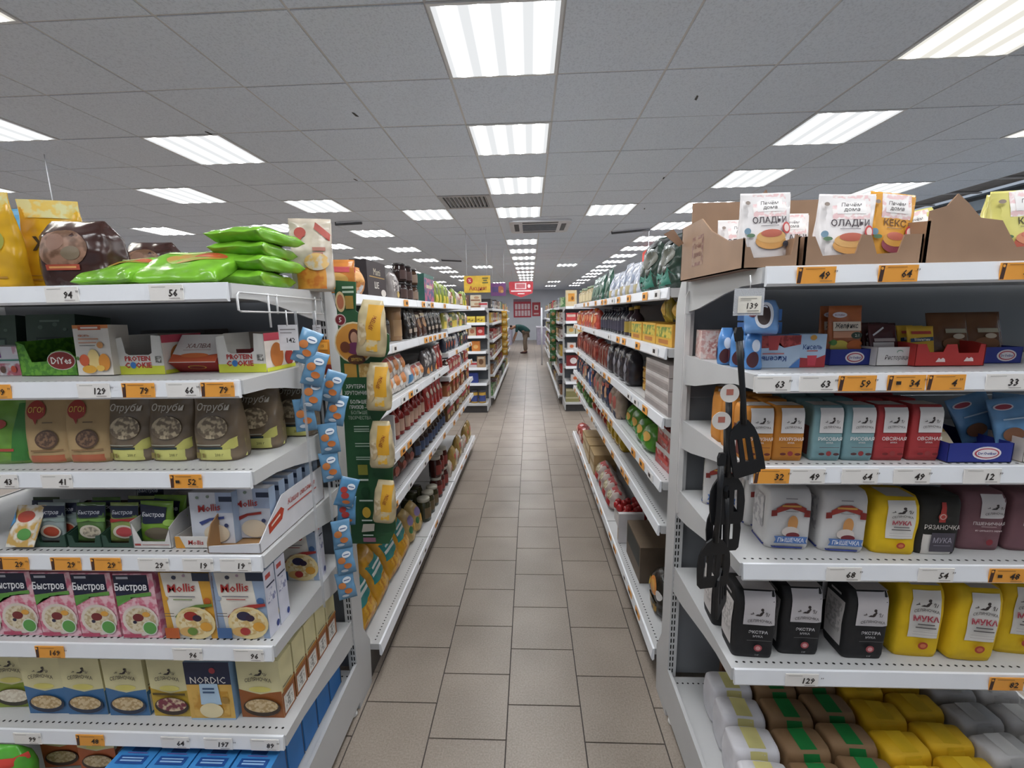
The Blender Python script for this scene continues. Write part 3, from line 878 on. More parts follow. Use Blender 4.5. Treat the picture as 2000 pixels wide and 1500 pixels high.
# --- shelf 3: standing bags
kb = Kind('buckwheat_bag', 'grain bag', Loft(.128, .075, .205, paper('b79a6e'), 'pouch', 4, wr=.004, seed=1), {'F': [
    ('r', -.5, .02, .5, .12, 'b86848'), ('e', -.2, .74, .2, .13, 'a83a30'), ('p', [(-.3, .68), (-.16, .66), (-.2, .54)], 'a83a30'), ('t', 'ОГО!', -.2, .745, .1, 'e0c060', {'mw': .32}),
    ('e', .04, .34, .24, .13, '5a4436'), ('e', .04, .34, .2, .105, foilprint('5a4436', '8a6a50', 120)), ('r', -.3, .18, .36, .2, '8a6a48'), ('r', -.06, .56, .16, .575, '7a6248')]})
kb.put('kraft buckwheat bag with red speech bubble, nearer the green pouch', -1.372, 1.105, ZL[2] + .001, rz=.12)
kb.put('kraft buckwheat bag with red speech bubble, nearer the bran bags', -1.258, 1.11, ZL[2] + .001, rz=.1)
for x, t in ((-1.36, 'nearer the green pouch'), (-1.225, 'nearer the bran bags')):
    kb.put('kraft buckwheat bag in the second row, ' + t, x + .01, 1.21, ZL[2] + .001, rz=.06, group='kraft bags behind')
bb = Kind('bran_bag', 'bran bag', Loft(.13, .085, .21, film('7d6c58'), 'pouch', 4, wr=.006, seed=4), {'F': [
    ('r', -.5, .02, .5, .17, 'd3d07a'), ('p', [(.1, .17), (.5, .17), (.5, .34), (.34, .3)], 'c9c46a'), ('r', -.5, .17, .2, .2, '2c3a3c'), ('r', -.5, .22, .16, .235, 'a8a492'), ('e', -.02, .46, .34, .15, foilprint('7d6c58', 'cdbb9a', 70)),
    ('e', -.06, .93, .24, .05, '2e5a34'), ('t', 'Отруби', -.02, .72, .13, 'dcd6c8', {'mw': .72, 'sh': .2, 'b': .004}), ('t', '200 г', .14, .10, .05, '5a5a30', {}), ('r', -.4, .05, -.3, .13, '8a7a40'), ('r', -.24, .06, -.18, .12, '8a7a40')]})
for x, t in ((-1.148, 'next to the kraft bags'), (-1.025, 'in the middle'), (-.892, 'above the 52 tag')):
    bb.put(f'brown bran bag with yellow-green base {t}', x, 1.118, ZL[2] + .001, rz=.04, group='bran bags')
bb.put('brown bran bag in the second row behind the 52 tag', -.842, 1.225, ZL[2] + .001, rz=.1)
bb.put('brown bran bag in the second row behind the middle one', -.975, 1.23, ZL[2] + .001, rz=.05)
bb.put('brown bran bag far back by the upright', -.80, 1.36, ZL[2] + .001, rz=.05)
gp = Kind('cereal_pouch', 'cereal pouch', Loft(.12, .07, .19, film('6f9c3c'), 'pouch', 4, wr=.006, seed=6), {'F': [('p', [(.0, .05), (.5, .05), (.5, .9), (.2, .9)], '3c7a34'), ('e', -.25, .6, .18, .07, 'b0483c'), ('r', -.5, .2, .1, .24, 'b0483c')]})
gp.put('green cereal pouch beside the kraft bags', -1.475, 1.10, ZL[2] + .001, rz=.15)

# --- shelf 4: sachets and small trays
def tray(name, w, d, h, front, side_h, m, inner, prints=(), cut=None, lip=.0015, sprint=()):
    """open display carton: front wall polygon in fractions, side walls, back and floor"""
    a = G()
    a.box(-w / 2, w / 2, 0, d, 0, .0015, inner)
    a.prism([(x * w, z * h) for x, z in front], 'y', 0, lip, m)
    for s in (-1, 1):
        x = s * w / 2
        a.prism([(0, 0), (d, 0), (d, h), (d * .25, side_h * h), (0, front[-1][1] * h if s < 0 else front[2][1] * h)], 'x', x - s * .0005, x - s * .002, m)
    a.box(-w / 2, w / 2, d - .002, d, 0, h, inner)
    parts = [(name, a)]
    if prints:
        p = G(); decals(p, lambda s, t, o: (s, -o, t), w, h, prints, grid=1); parts.append(('front_print', p))
    if sprint:
        p = G(); decals(p, lambda s, t, o: (w / 2 + o, d / 2 + s, t), d, h, sprint, grid=1); parts.append(('side_print', p))
    return Kind(name, 'display box', parts=parts)
def sachet(col, items, w=.085, h=.115, seed=0):
    return Kind('porridge_sachet', 'sachet', Loft(w, .018, h, film(col), 'pillow', 3, 10, 24, wr=.003, seed=seed), {'F': items})
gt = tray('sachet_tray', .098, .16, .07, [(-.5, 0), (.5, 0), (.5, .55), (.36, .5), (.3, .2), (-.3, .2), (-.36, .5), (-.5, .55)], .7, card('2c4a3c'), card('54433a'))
bys = lambda c, f: [('p', [(-.5, .62), (.5, .66), (.5, .92), (-.5, .92)], '1e2640'), ('t', 'Быстров', 0, .76, .13, 'dfe2ea', {'mw': .8, 'sh': .15}), ('p', [(-.5, .5), (0, .57), (.5, .52), (.5, .62), (-.5, .6)], c), ('e', .05, .28, .36, .18, 'cfc6b4'), ('e', .08, .28, .28, .13, f)]
s_grey = sachet('9aa6a4', bys('8fa09a', 'a8442c'), seed=2); s_green = sachet('5a7a44', bys('74a04c', foilprint('8a8070', 'c8bca4', 90)), seed=3)
s_red = sachet('8fa05a', bys('a8322c', 'b8484a'), seed=5); s_mix = sachet('d8cdb8', [('r', -.5, 0, .5, 1, foilprint('d0a85c', 'e8e2d6', 30)), ('e', .0, .72, .3, .14, 'b8442c'), ('e', .15, .3, .22, .14, '5c9a4c'), ('p', [(-.5, .4), (-.3, .6), (-.5, .9)], '4f8fc0')], seed=8)
s_dark = sachet('3c4a34', bys('a0742c', 'b0443a'), seed=7)
tz = ZL[3] + .001
for x, t in ((-1.378, 'holding grey sachets'), (-1.273, 'holding green-label sachets'), (-1.172, 'holding a red sachet')):
    gt.put(f'dark green cardboard tray {t}', x, 1.072, tz)
s_mix.put('loose colourful porridge sachet slumped at the shelf front', -1.452, 1.05, tz + .004, rx=-.45)
s_dark.put('dark porridge sachet standing behind the slumped one', -1.46, 1.12, tz + .002, rx=-.2)
for k, (kk, x, y, t) in enumerate(((s_grey, -1.395, 1.085, 'grey porridge sachet leaning in the first green tray'), (s_grey, -1.372, 1.105, 'grey porridge sachet second in the first green tray'), (s_green, -1.275, 1.085, 'pink and green porridge sachet with green seal'), (s_green, -1.265, 1.12, 'green porridge sachet behind the sealed one'), (s_red, -1.175, 1.085, 'red berry porridge sachet in the third green tray'), (s_red, -1.165, 1.13, 'berry porridge sachet second in the third green tray'))):
    kk.put(t, x, y, tz + .004, rx=-.14)
s_dark.put('dark porridge sachet in the shadow at the back', -1.20, 1.2, tz + .02, rx=-.14)
wt = tray('sachet_tray', .112, .17, .1, [(-.5, 0), (.5, 0), (.5, .62), (.33, .2), (-.28, .2), (-.42, .62), (-.5, .8)], .85, card('dcd8d4'), card('cfcac6'), [('r', -.46, .08, -.3, .14, 'b04a44'), ('r', -.26, .1, .44, .12, 'c08a84')])
wt.put('white cardboard tray with a green berry sachet', -1.071, 1.07, tz)
s_gb = sachet('7aa23c', [('p', [(-.5, .45), (.3, .5), (.34, .86), (-.5, .92)], '1e2640'), ('t', 'Быстров', -.06, .68, .14, 'e8eaee', {'mw': .78, 'sh': .15}), ('e', .05, .22, .4, .16, '6e6452'), ('e', .38, .5, .14, .08, '9cc45a')], .1, .12, seed=9)
s_gb.put('lime and navy porridge sachet in the white tray', -1.072, 1.085, tz + .006, rx=-.1)
s_gb.put('lime and navy porridge sachet behind in the white tray', -1.066, 1.125, tz + .006, rx=-.1)
mt = tray('sachet_tray', .1, .12, .035, [(-.5, 0), (.5, 0), (.5, 1), (-.5, 1)], 1, card('e2ded8'), card('b08a58'), [('p', [(-.5, 0), (-.22, 0), (-.36, 1), (-.5, 1)], 'dd9a34'), ('t', 'Mollis', .1, .5, .55, 'b5322f', {'mw': .5, 'sh': .1})])
mt.put('low white and orange tray under the small porridge box', -.955, 1.072, tz)
def small_mollis(c, d):
    return Kind('porridge_box', 'porridge box', Box(.125, .03, .15, card('d8dbe4'), card('9fb2cc')), {'F': [('r', .12, .6, .5, 1, c), ('r', .2, .82, .5, .92, '26324a'), ('e', -.3, .9, .04, .03, '8a9a88'), ('e', -.05, .92, .04, .03, '8a9a88'), ('t', 'Mollis', -.04, .70, .19, 'b5322f', {'mw': .58, 'sh': .1, 'rot': .1}), ('p', [(-.3, .42), (-.05, .5), (.3, .54), (.3, .49), (-.05, .45), (-.24, .36)], d), ('e', .1, .2, .3, .18, 'e2d2b8'), ('e', .34, .36, .05, .04, '3c4468')], 'R': [('r', -.5, 0, .5, 1, '9fb2cc')]})
sm1, sm2 = small_mollis('a9b8d2', '3c4a86'), small_mollis('a9b8d2', 'a8382e')
sm1.put('small pale blue porridge box standing by the open carton', -.908, 1.092, tz + .003, rx=-.05)
for k in range(6):
    sm2.put(f'small red-swoosh porridge box in the open carton, {["first","second","third","fourth","fifth","sixth"][k]} from the front', -.815, 1.118 + .05 * k, tz + .006, rx=-.03, group='boxes in the open carton')
kraft, cw = card('a07a52'), card('d9d8dc')
a = G()
w, d, h = .15, .36, .118
a.box(-w / 2, w / 2, 0, d, 0, .002, kraft)
a.prism([(-w / 2, 0), (w / 2, 0), (w / 2, .03), (-w / 2, .02)], 'y', 0, .003, cw)
a.prism([(0, 0), (d, 0), (d, h), (.12, h), (.04, .06), (0, .03)], 'x', w / 2 - .003, w / 2, cw)
a.prism([(0, 0), (d, 0), (d, h), (.10, h), (.02, .075), (0, .03)], 'x', -w / 2, -w / 2 + .003, kraft)
a.box(-w / 2, w / 2, d - .003, d, 0, h, kraft)
p = G()
decals(p, lambda s, t, o: (w / 2 + o, s, t), d, h, [('p', [(.12, .28), (.30, .40), (.34, .62), (.30, .72), (.12, .52)], 'b8442c'), ('p', [(.155, .42), (.28, .53), (.28, .58), (.155, .47)], 'e8d8cc'), ('t', 'Каша овсяная', .62, .72, .2, 'b8544a', {'mw': .46, 'sh': .3}), ('r', .38, .50, .86, .54, 'b8544a')], grid=1)
cartonL = Kind('open_carton', 'carton', parts=[('open_carton', a), ('side_print', p)])
cartonL.put('white open carton with red tag print sliding over the shelf edge', -.816, 1.045, tz + .001, rz=-.005)

# --- shelf 2: display boxes
z2 = ZL[1] + .001
sw = Kind('sweets_box', 'sweets box', Box(.17, .09, .085, card('e2dfe2'), card('d8c4cc')), {'F': [('r', -.5, 0, .5, .42, foilprint('e6e4e6', 'c06a78', 28)), ('r', -.5, .62, .1, .85, '7a3c86'), ('r', -.5, .66, .06, .81, 'efe8f0'), ('r', -.4, .5, .46, .56, '4f8c7c'), ('e', -.1, .2, .05, .12, '5a8fc8'), ('e', .1, .2, .05, .12, '6a4a3c'), ('e', .3, .22, .05, .12, 'c8543c'), ('r', .34, .72, .5, 1, foilprint('d8a8b4', 'f0e4e8', 60))]})
sw.put('white and purple sweets box at the frame edge', -1.575, 1.19, z2)
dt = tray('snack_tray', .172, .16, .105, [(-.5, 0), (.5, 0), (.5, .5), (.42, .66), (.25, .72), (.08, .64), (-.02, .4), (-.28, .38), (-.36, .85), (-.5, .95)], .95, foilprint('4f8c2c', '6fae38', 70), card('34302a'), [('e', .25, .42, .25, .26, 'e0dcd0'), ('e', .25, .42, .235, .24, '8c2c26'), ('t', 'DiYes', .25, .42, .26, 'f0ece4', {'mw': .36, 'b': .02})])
dt.put('grass-green snack tray with red oval logo', -1.392, 1.168, z2)
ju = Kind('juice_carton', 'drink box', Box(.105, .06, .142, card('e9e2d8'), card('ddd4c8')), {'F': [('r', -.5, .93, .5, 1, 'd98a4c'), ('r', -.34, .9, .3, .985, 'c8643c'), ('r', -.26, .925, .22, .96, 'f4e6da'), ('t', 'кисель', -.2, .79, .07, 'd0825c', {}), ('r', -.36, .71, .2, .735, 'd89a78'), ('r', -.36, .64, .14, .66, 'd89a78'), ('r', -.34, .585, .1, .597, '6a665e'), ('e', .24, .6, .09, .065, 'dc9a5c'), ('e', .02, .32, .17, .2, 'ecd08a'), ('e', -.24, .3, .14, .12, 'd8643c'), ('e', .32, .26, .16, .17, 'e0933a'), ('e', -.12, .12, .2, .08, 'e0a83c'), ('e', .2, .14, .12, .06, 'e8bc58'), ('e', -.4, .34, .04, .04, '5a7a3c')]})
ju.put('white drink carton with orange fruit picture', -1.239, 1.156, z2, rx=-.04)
ct = tray('cookie_tray', .142, .15, .112, [(-.5, 0), (.5, 0), (.5, .98), (.30, 1.0), (.27, .55), (.2, .5), (-.22, .5), (-.28, .55), (-.32, .96), (-.5, .92)], 1.0, card('e4e0d8'), card('8f8478'),
    [('r', -.5, 0, .5, .22, 'd6dc44'), ('t', 'PROTEIN', -.04, .41, .17, 'c03a34', {'mw': .62, 'b': .035}), ('t', 'COOKIE', -.04, .24, .19, 'c03a34', {'mw': .66, 'b': .035}), ('e', -.145, .24, .06, .085, '3c7cc0'), ('r', .34, .3, .46, .46, foilprint('d8d4cc', '6a665e', 150))],
    sprint=[('r', -.5, 0, .5, 1, 'e8ddd2'), ('p', [(-.5, .8), (.5, .8), (.5, 1), (-.5, 1)], 'c84a5c'), ('e', -.12, .4, .22, .34, 'c8793c'), ('e', .3, .3, .16, .22, 'a83c34'), ('r', -.5, 0, .5, .1, 'd6dc44')])
ct.put('white and yellow cookie tray between drink carton and halva box', -1.124, 1.178, z2)
ct.put('white and yellow cookie tray at the shelf end by the hanging strip', -.834, 1.195, z2)
ck = Kind('cookie_pack', 'cookie', Loft(.08, .03, .06, film('7c2c30'), 'pillow', 3, 8, 16, wr=.004, seed=2), {'F': [('e', 0, .5, .3, .25, 'd8c4b4')]})
for k, (x, y, t) in enumerate(((-.845, 1.235, 'front'), (-.82, 1.28, 'back'))):
    ck.put(f'dark red cookie pack lying in the second cookie tray, {t}', x, y, z2 + .004, rz=.3 * k)
ck.put('dark red cookie pack lying in the first cookie tray', -1.12, 1.28, z2 + .004, rz=-.2)
ha = Kind('halva_box', 'halva box', Box(.14, .1, .05, card('a02c28'), card('b03a2c'), card('e8e2dc')), {'T': [('p', [(-.5, .02), (.5, .02), (.5, .3), (.3, .24), (-.3, .24), (-.5, .3)], 'd8643c'), ('t', 'ХАЛВА', 0, .58, .22, '8a5a50', {'mw': .6, 'b': .002}), ('r', -.3, .42, .3, .44, 'c8a89c'), ('e', .0, .24, .3, .08, 'e07a44')], 'F': [('e', 0, .5, .2, .2, 'd8b44a'), ('e', 0, .5, .17, .16, '8a2420')]})
ha.put('red and white halva box tilted toward the aisle', -.978, 1.225, z2 + .0, rx=.88)
hb = Kind('halva_box', 'halva box', Box(.14, .05, .095, card('5c2a26')), {'F': [('r', -.45, .7, .45, .78, '8a4a40'), ('e', -.2, .35, .2, .25, '4a2a20')]})
hb.put('dark maroon halva box standing behind the tilted one', -.985, 1.275, z2)
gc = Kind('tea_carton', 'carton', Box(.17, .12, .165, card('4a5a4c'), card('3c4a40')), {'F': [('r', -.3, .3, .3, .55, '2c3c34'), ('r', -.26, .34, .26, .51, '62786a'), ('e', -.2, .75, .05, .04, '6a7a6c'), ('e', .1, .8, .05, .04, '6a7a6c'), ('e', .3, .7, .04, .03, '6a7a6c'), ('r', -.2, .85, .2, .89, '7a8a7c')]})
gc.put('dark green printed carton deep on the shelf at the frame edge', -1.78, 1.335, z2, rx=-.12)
gc.put('dark green printed carton deep on the shelf behind the drink carton', -1.575, 1.335, z2, rx=-.12)
bk = Kind('storage_carton', 'carton', Box(.22, .11, .12, card('3e3836'), card('3e3836')), {'F': [('r', -.3, .5, .3, .6, '50484a')]})
bk.put('dark plain carton deep behind the cookie trays', -1.18, 1.37, z2)

# --- top shelf: bags
z1 = ZL[0] + .001
yb_ = Kind('chips_bag', 'snack bag', Loft(.14, .075, .255, film('d9a827'), 'pouch', 3, wr=.010, seed=12, freq=11), {'F': [('r', -.5, .8, .5, 1, foilprint('cfc98a', 'd9b84a', 40)), ('t', 'Ж', -.1, .52, .2, '3a3020', {'b': .03}), ('e', .25, .5, .14, .12, '9a9a3c'), ('r', -.4, .12, .4, .14, 'a87a24'), ('r', -.4, .17, .3, .18, 'a87a24')]})
yb_.put('yellow snack bag at the frame edge on the top shelf', -1.445, 1.10, z1, rz=.1)
yb_.put('yellow snack bag with crinkled top beside the brown bag', -1.352, 1.19, z1, rz=.35)
br = Kind('dried_fruit_bag', 'snack bag', Loft(.185, .12, .178, film('3c2420'), 'sack', 3, 16, 36, wr=.013, seed=15, freq=10), {'F': [('e', -.02, .56, .34, .28, foilprint('6a4a34', '96705a', 30)), ('e', -.1, .66, .12, .12, '8a6450'), ('e', .12, .5, .12, .1, '7a6a54'), ('r', -.25, .26, .22, .34, 'a8442c'), ('r', -.2, .285, .18, .315, 'd89a5c')]})
br.put('large glossy brown dried fruit bag in front on the top shelf', -1.20, 1.09, z1, rz=.05)
br.put('glossy brown dried fruit bag behind the green bags', -1.19, 1.31, z1, rz=.1, sc=.88)
br.put('smaller glossy brown bag farthest behind the green bags', -1.02, 1.40, z1, rz=.2, sc=.72)
gl = Kind('seed_bag', 'snack bag', Loft(.19, .075, .19, film('79b633'), 'cushion', 4.5, 18, 40, wr=.017, seed=21, freq=13), {'F': [('e', .04, .56, .34, .22, foilprint('b88a3c', '8fae3c', 24)), ('e', .2, .62, .18, .13, 'b8542c'), ('r', -.36, .74, .1, .78, 'dfe8a8')]})
def lay(kind, x, y, z, t, rz=0, sc=1.0, tilt=0, thick=.075, group=None):
    """lay a bag on its back: local z runs away from the viewer, its front print faces up; tilt lifts the far end"""
    s = sc if not isinstance(sc, tuple) else sc[1]
    return kind.put(t, x, y, z + thick * s * math.cos(tilt), rz=rz, rx=-PI / 2 + tilt, sc=sc, group=group)
lay(gl, -1.085, 1.05, z1 - .006, 'bright green seed bag flat in front, nearer the brown bag', rz=-.16, tilt=.40, sc=(.95, .6, .8), group='green seed bags')
lay(gl, -.892, 1.05, z1 - .008, 'bright green seed bag flat in front with orange print', rz=.04, tilt=.5, sc=(1.15, .6, .9), group='green seed bags')
lay(gl, -1.0, 1.245, z1 + .04, 'green seed bag lying across behind the front pair', rz=.1, sc=(1.1, .6, .8), group='green seed bags')
for k, (x, y, z, rz, sc, t) in enumerate(((-.79, 1.135, .0, .12, (.76, .66, 1.25), 'bottom of the pile by the upright'), (-.795, 1.15, .042, -.05, (.8, .66, 1.2), 'second from the bottom of the pile by the upright'), (-.79, 1.16, .083, .08, (.76, .62, 1.15), 'third in the pile by the upright'), (-.80, 1.16, .121, -.1, (.82, .6, 1.15), 'on top of the pile by the upright'))):
    lay(gl, x, y, z1 + z, 'green seed bag ' + t, rz=rz, sc=sc, thick=.075, group='green seed bags')
hp = Kind('puffed_snack_bag', 'snack bag', Loft(.13, .075, .235, film('cbbfae'), 'pouch', 3, wr=.007, seed=30), {'F': [('r', -.5, .03, .5, .32, foilprint('d8963c', 'c8742c', 30)), ('e', -.22, .80, .14, .075, 'b0483c'), ('p', [(-.35, .8), (-.09, .8), (-.22, .68)], 'b0483c'), ('p', [(.1, .86), (.5, .66), (.5, .78), (.14, .95)], 'a8483c'), ('r', .06, .55, .36, .6, 'b4786a'), ('r', .06, .48, .3, .53, 'b4786a'), ('e', .15, .4, .3, .12, foilprint('d8b06a', 'cbbfae', 40))]})
hp.put('tall clear snack bag with red heart by the upright', -.715, 1.41, z1, rz=.25)
opk = Kind('noodle_pack', 'snack bag', Loft(.13, .05, .12, film('d88a44'), 'pillow', 3, wr=.005, seed=31), {'F': [('r', -.5, .62, .5, .78, 'c84a50'), ('e', 0, .4, .3, .2, 'e0b060')]})
opk.put('orange and red noodle pack behind the green display', -.70, 1.56, z1 + .0, rz=.3)

# --- wire hook frame on the shelf end, tags and hanging strip of sachets
wire = metal_paint('dcdcdc')
wf = empty('wire_hook_frame', (-.735, 1.27, 1.64), 'white wire hook frame clipped to the top shelf end', 'hook')
def wtube(n, pts, r=.0028):
    g = G(); g.tube(pts, r, wire, 6); g.obj(n, wf)
wtube('long_wire', [(-.715, 1.045, 1.675), (-.715, 1.47, 1.668)])
wtube('long_wire', [(-.715, 1.045, 1.675), (-.715, 1.035, 1.668), (-.715, 1.035, 1.632), (-.715, 1.045, 1.628), (-.715, 1.47, 1.622)])
for y in (1.16, 1.20, 1.42, 1.46):
    wtube('cross_wire', [(-.715, y, 1.677), (-.715, y, 1.622 if y != 1.16 else 1.585)])
for k, (x, y, z, t, ori) in enumerate(((-.712, 1.235, 1.59, 'hanging from the wire frame', 0), (-.708, 1.40, 1.585, 'hanging on a plastic strip by the upright', 0))):
    e = empty('hanging_tag', (x, y, z), f'small white price card {t}', 'price tag')
    w, h = (.058, .075) if k == 0 else (.028, .05)
    g = G(); g.box(x - w / 2, x + w / 2, y, y + .001, z - h, z, M('e6e4e6', rough=.35)); g.obj('card', e)
    g = G(); decals(g, lambda s, t2, o: (x + s, y - o, z - h + t2), w, h, [('t', '142' if k == 0 else '9', .12, .4, .26, '3a3634', {'mw': .5}), ('r', -.4, .8, .4, .84, '8a8686'), ('r', -.4, .68, .2, .71, '8a8686')], grid=1); g.obj('price_print', e)
    g = G(); g.tube([(x, y, z - .004), (x, y, 1.632)], .002, M('e8e8ea'), 6); g.obj('hook', e)
g = G()
g.prism([(-.030, 0), (-.022, 0), (-.022, -.98), (-.030, -.98)], 'y', -.0006, .0006, clear_film('eef2f6', .35))
cs = g.mesh('clip_strip')
for k, (x, y, t) in enumerate(((-.672, 1.26, 'nearer the shelf corner'), (-.668, 1.36, 'nearer the upright'))):
    o = bpy.data.objects.new('clip_strip', cs); COL.objects.link(o); o.location = (x, y, 1.63)
    tag(o, f'clear plastic clip strip with blue sachets, {t}', 'clip strip')
bs = Kind('snack_sachet', 'sachet', Loft(.062, .022, .105, film('6f9fc4'), 'pillow', 3, 10, 22, wr=.004, seed=40, freq=26), {'F': [('e', -.16, .56, .22, .12, 'd8874a'), ('e', .1, .34, .2, .1, 'd07a3c'), ('e', .12, .74, .24, .1, 'e4eaf0'), ('r', -.04, .725, .28, .755, '3c5a8c'), ('e', -.1, .18, .18, .06, 'd8e4ee')]})
bsr = Kind('snack_sachet', 'sachet', Loft(.062, .022, .105, film('5c93bd'), 'pillow', 3, 10, 22, wr=.004, seed=44, freq=26), {'F': [('e', -.2, .6, .18, .1, 'b03a34'), ('e', -.05, .42, .2, .11, 'b8403a'), ('e', .14, .74, .22, .1, 'e4eaf0'), ('r', -.02, .725, .30, .755, '3c5a8c'), ('e', .1, .2, .2, .07, 'd07a3c')]})
SS = [(-.690, 1.245, 1.475, -.42, 0), (-.668, 1.25, 1.405, -.3, 0), (-.685, 1.262, 1.325, -.22, 0), (-.705, 1.272, 1.255, .05, 0), (-.668, 1.345, 1.335, -.38, 0), (-.662, 1.36, 1.25, -.25, 0), (-.672, 1.35, 1.155, .08, 0), (-.676, 1.352, 1.055, .1, 0),
      (-.648, 1.345, .965, -.35, 1), (-.650, 1.365, .885, -.1, 1), (-.652, 1.335, .815, .05, 0), (-.648, 1.34, .715, .08, 0), (-.655, 1.345, .615, .1, 0)]
for k, (x, y, z, ry, r) in enumerate(SS):
    (bsr if r else bs).put(f'blue snack sachet {"with red fruit " if r else ""}on the clip strip, {ordn[k]} from the top', x, y, z, rz=.35, ry=-ry, group='blue sachets on the clip strips')
ob_ = Kind('seasoning_pack', 'sachet', Loft(.055, .016, .12, film('c8802c'), 'pillow', 3, 10, 20, wr=.003, seed=50), {'F': [('r', -.4, .72, .4, .92, 'e8a23c'), ('t', '15', .1, .82, .1, '3a2a1c', {}), ('r', -.5, .05, .5, .3, '7c2c24'), ('p', [(-.3, .35), (.2, .35), (-.05, .6)], '3c3428')]})
ob_.put('small orange seasoning pack hanging below the white card', -.706, 1.41, 1.415, rz=.1)

# --- green cardboard display with hanging crouton bags
YD = 1.482
gd = empty('cardboard_display', (-.60, YD, .753), 'tall green cardboard display panel with crouton bags', 'display stand')
green = card('2b5a36')
outline = [(-.690, .753), (-.545, .753), (-.515, .815), (-.515, .86), (-.575, .93), (-.515, 1.0), (-.508, 1.10), (-.585, 1.19), (-.51, 1.285), (-.508, 1.31), (-.575, 1.40), (-.508, 1.47), (-.497, 1.49), (-.494, 1.545), (-.53, 1.575), (-.606, 1.63), (-.598, 1.728), (-.676, 1.735), (-.672, 1.64), (-.678, 1.3)]
g = G(); g.prism(outline, 'y', YD, YD + .006, green); g.obj('panel', gd)
g = G()
U = lambda s, t, o: (-.69 + s, YD - o, .753 + t)
W_, H_ = .2, .982
it = [('e', .42, .78, .36, .075, 'e8d8b0'), ('e', .42, .78, .335, .069, 'dd9a44'), ('e', .42, .80, .10, .03, '5a2c24'), ('e', .42, .797, .065, .022, 'c89a80'), ('e', .42, .76, .15, .022, '7c3a64'), ('e', .25, .765, .09, .02, '7a4630'), ('e', .6, .765, .08, .02, 'c8a080'), ('e', .44, .72, .16, .018, '5a3420'), ('t', 'ХРУТЕРЫ', .38, .72, .016, 'e8c060', {'mw': .2}),
      ('r', .14, .655, .36, .705, 'c89a44'), ('r', .40, .655, .64, .705, foilprint('c8a05a', 'e0c88a', 60)),
      ('e', .14, .862, .10, .021, 'd8c8c0'), ('e', .14, .862, .085, .018, '7c2430'), ('t', '5', .14, .862, .024, 'e8e0d8', {}),
      ('e', .17, .925, .085, .036, 'd8bc8c'), ('e', .17, .925, .06, .026, 'b87050'), ('r', .22, .97, .42, .978, 'b8c8b4'), ('r', .22, .955, .42, .962, 'b8c8b4'), ('r', .26, .90, .40, .945, 'a8843c'),
      ('t', 'ХРУТЕРЫ И', .36, .622, .02, 'e4e8e0', {'mw': .42}), ('t', 'ХРУТОНЧИКИ', .36, .598, .02, 'e4e8e0', {'mw': .48}), ('t', 'БОЛЬШЕ', .36, .565, .018, 'e4e8e0', {'mw': .3}), ('t', 'ПРИЗОВ —', .36, .545, .018, 'e4e8e0', {'mw': .34}), ('t', 'БОЛЬШЕ', .36, .525, .018, 'b8c8b4', {'mw': .3, 'b': 0}), ('t', 'ТВОРЧЕСТВА', .36, .505, .018, 'b8c8b4', {'mw': .42, 'b': 0})]
for z in (.47, .46, .452, .405, .395, .352, .344):
    it.append(('r', .24, z, .52, z + .004, 'a8bca8'))
it += [('r', .26, .285, .44, .325, '8a8a34'), ('r', .26, .262, .44, .269, 'd0dcd0'), ('e', .36, .215, .08, .022, '1c4428'), ('r', .24, .18, .5, .186, 'd0dcd0'), ('e', .36, .135, .08, .022, 'd8b040'), ('r', .26, .10, .46, .106, 'd0dcd0'), ('p', [(.24, .055), (.48, .06), (.5, .09), (.28, .088)], 'd0c8b8'), ('r', .26, .04, .46, .045, 'd0dcd0'), ('r', .26, .015, .5, .033, '9a6a7c')]
def _sh(i):
    dx = -.06 if .65 < i[2] < .84 else 0
    if i[0] == 'r': return ('r', i[1] + dx, i[2], i[3] + dx, i[4], i[5])
    if i[0] == 'e': return ('e', i[1] + dx, *i[2:])
    if i[0] == 'p': return ('p', [(x + dx, z) for x, z in i[1]], i[2])
    return ('t', i[1], i[2] + dx, *i[3:])
it = [_sh(i) if i[0] == 'e' else i for i in it]
decals(g, U, W_, H_, it[:9], grid=1); g.obj('portrait_print', gd)
g = G(); decals(g, U, W_, H_, it[9:], grid=1); g.obj('panel_print', gd)
crb = Kind('crouton_bag', 'snack bag', Loft(.085, .05, .17, film('c9b892'), 'sack', 3, 14, 26, wr=.007, seed=60, freq=18), {'F': [('r', -.1, .3, .42, .92, 'dca42c'), ('r', -.05, .1, .34, .3, foilprint('d8a83c', 'c9b892', 60)), ('t', 'ХРУТЕРЫ', .15, .6, .11, '8a2c20', {'rot': 1.3, 'mw': .5}), ('e', -.25, .4, .18, .2, foilprint('d8c8a8', 'b8a078', 40))]})
for x, z, t, s, ry in ((-.552, 1.475, 'at the top of the display', 1.12, .1), (-.535, 1.285, 'second from the top of the display', .98, .05), (-.538, 1.075, 'third from the top of the display', .98, .03), (-.545, .865, 'fourth from the top of the display', .92, .1)):
    crb.put(f'yellow and clear crouton bag {t}', x, YD - .055, z, ry=ry, sc=s, group='crouton bags on the display')

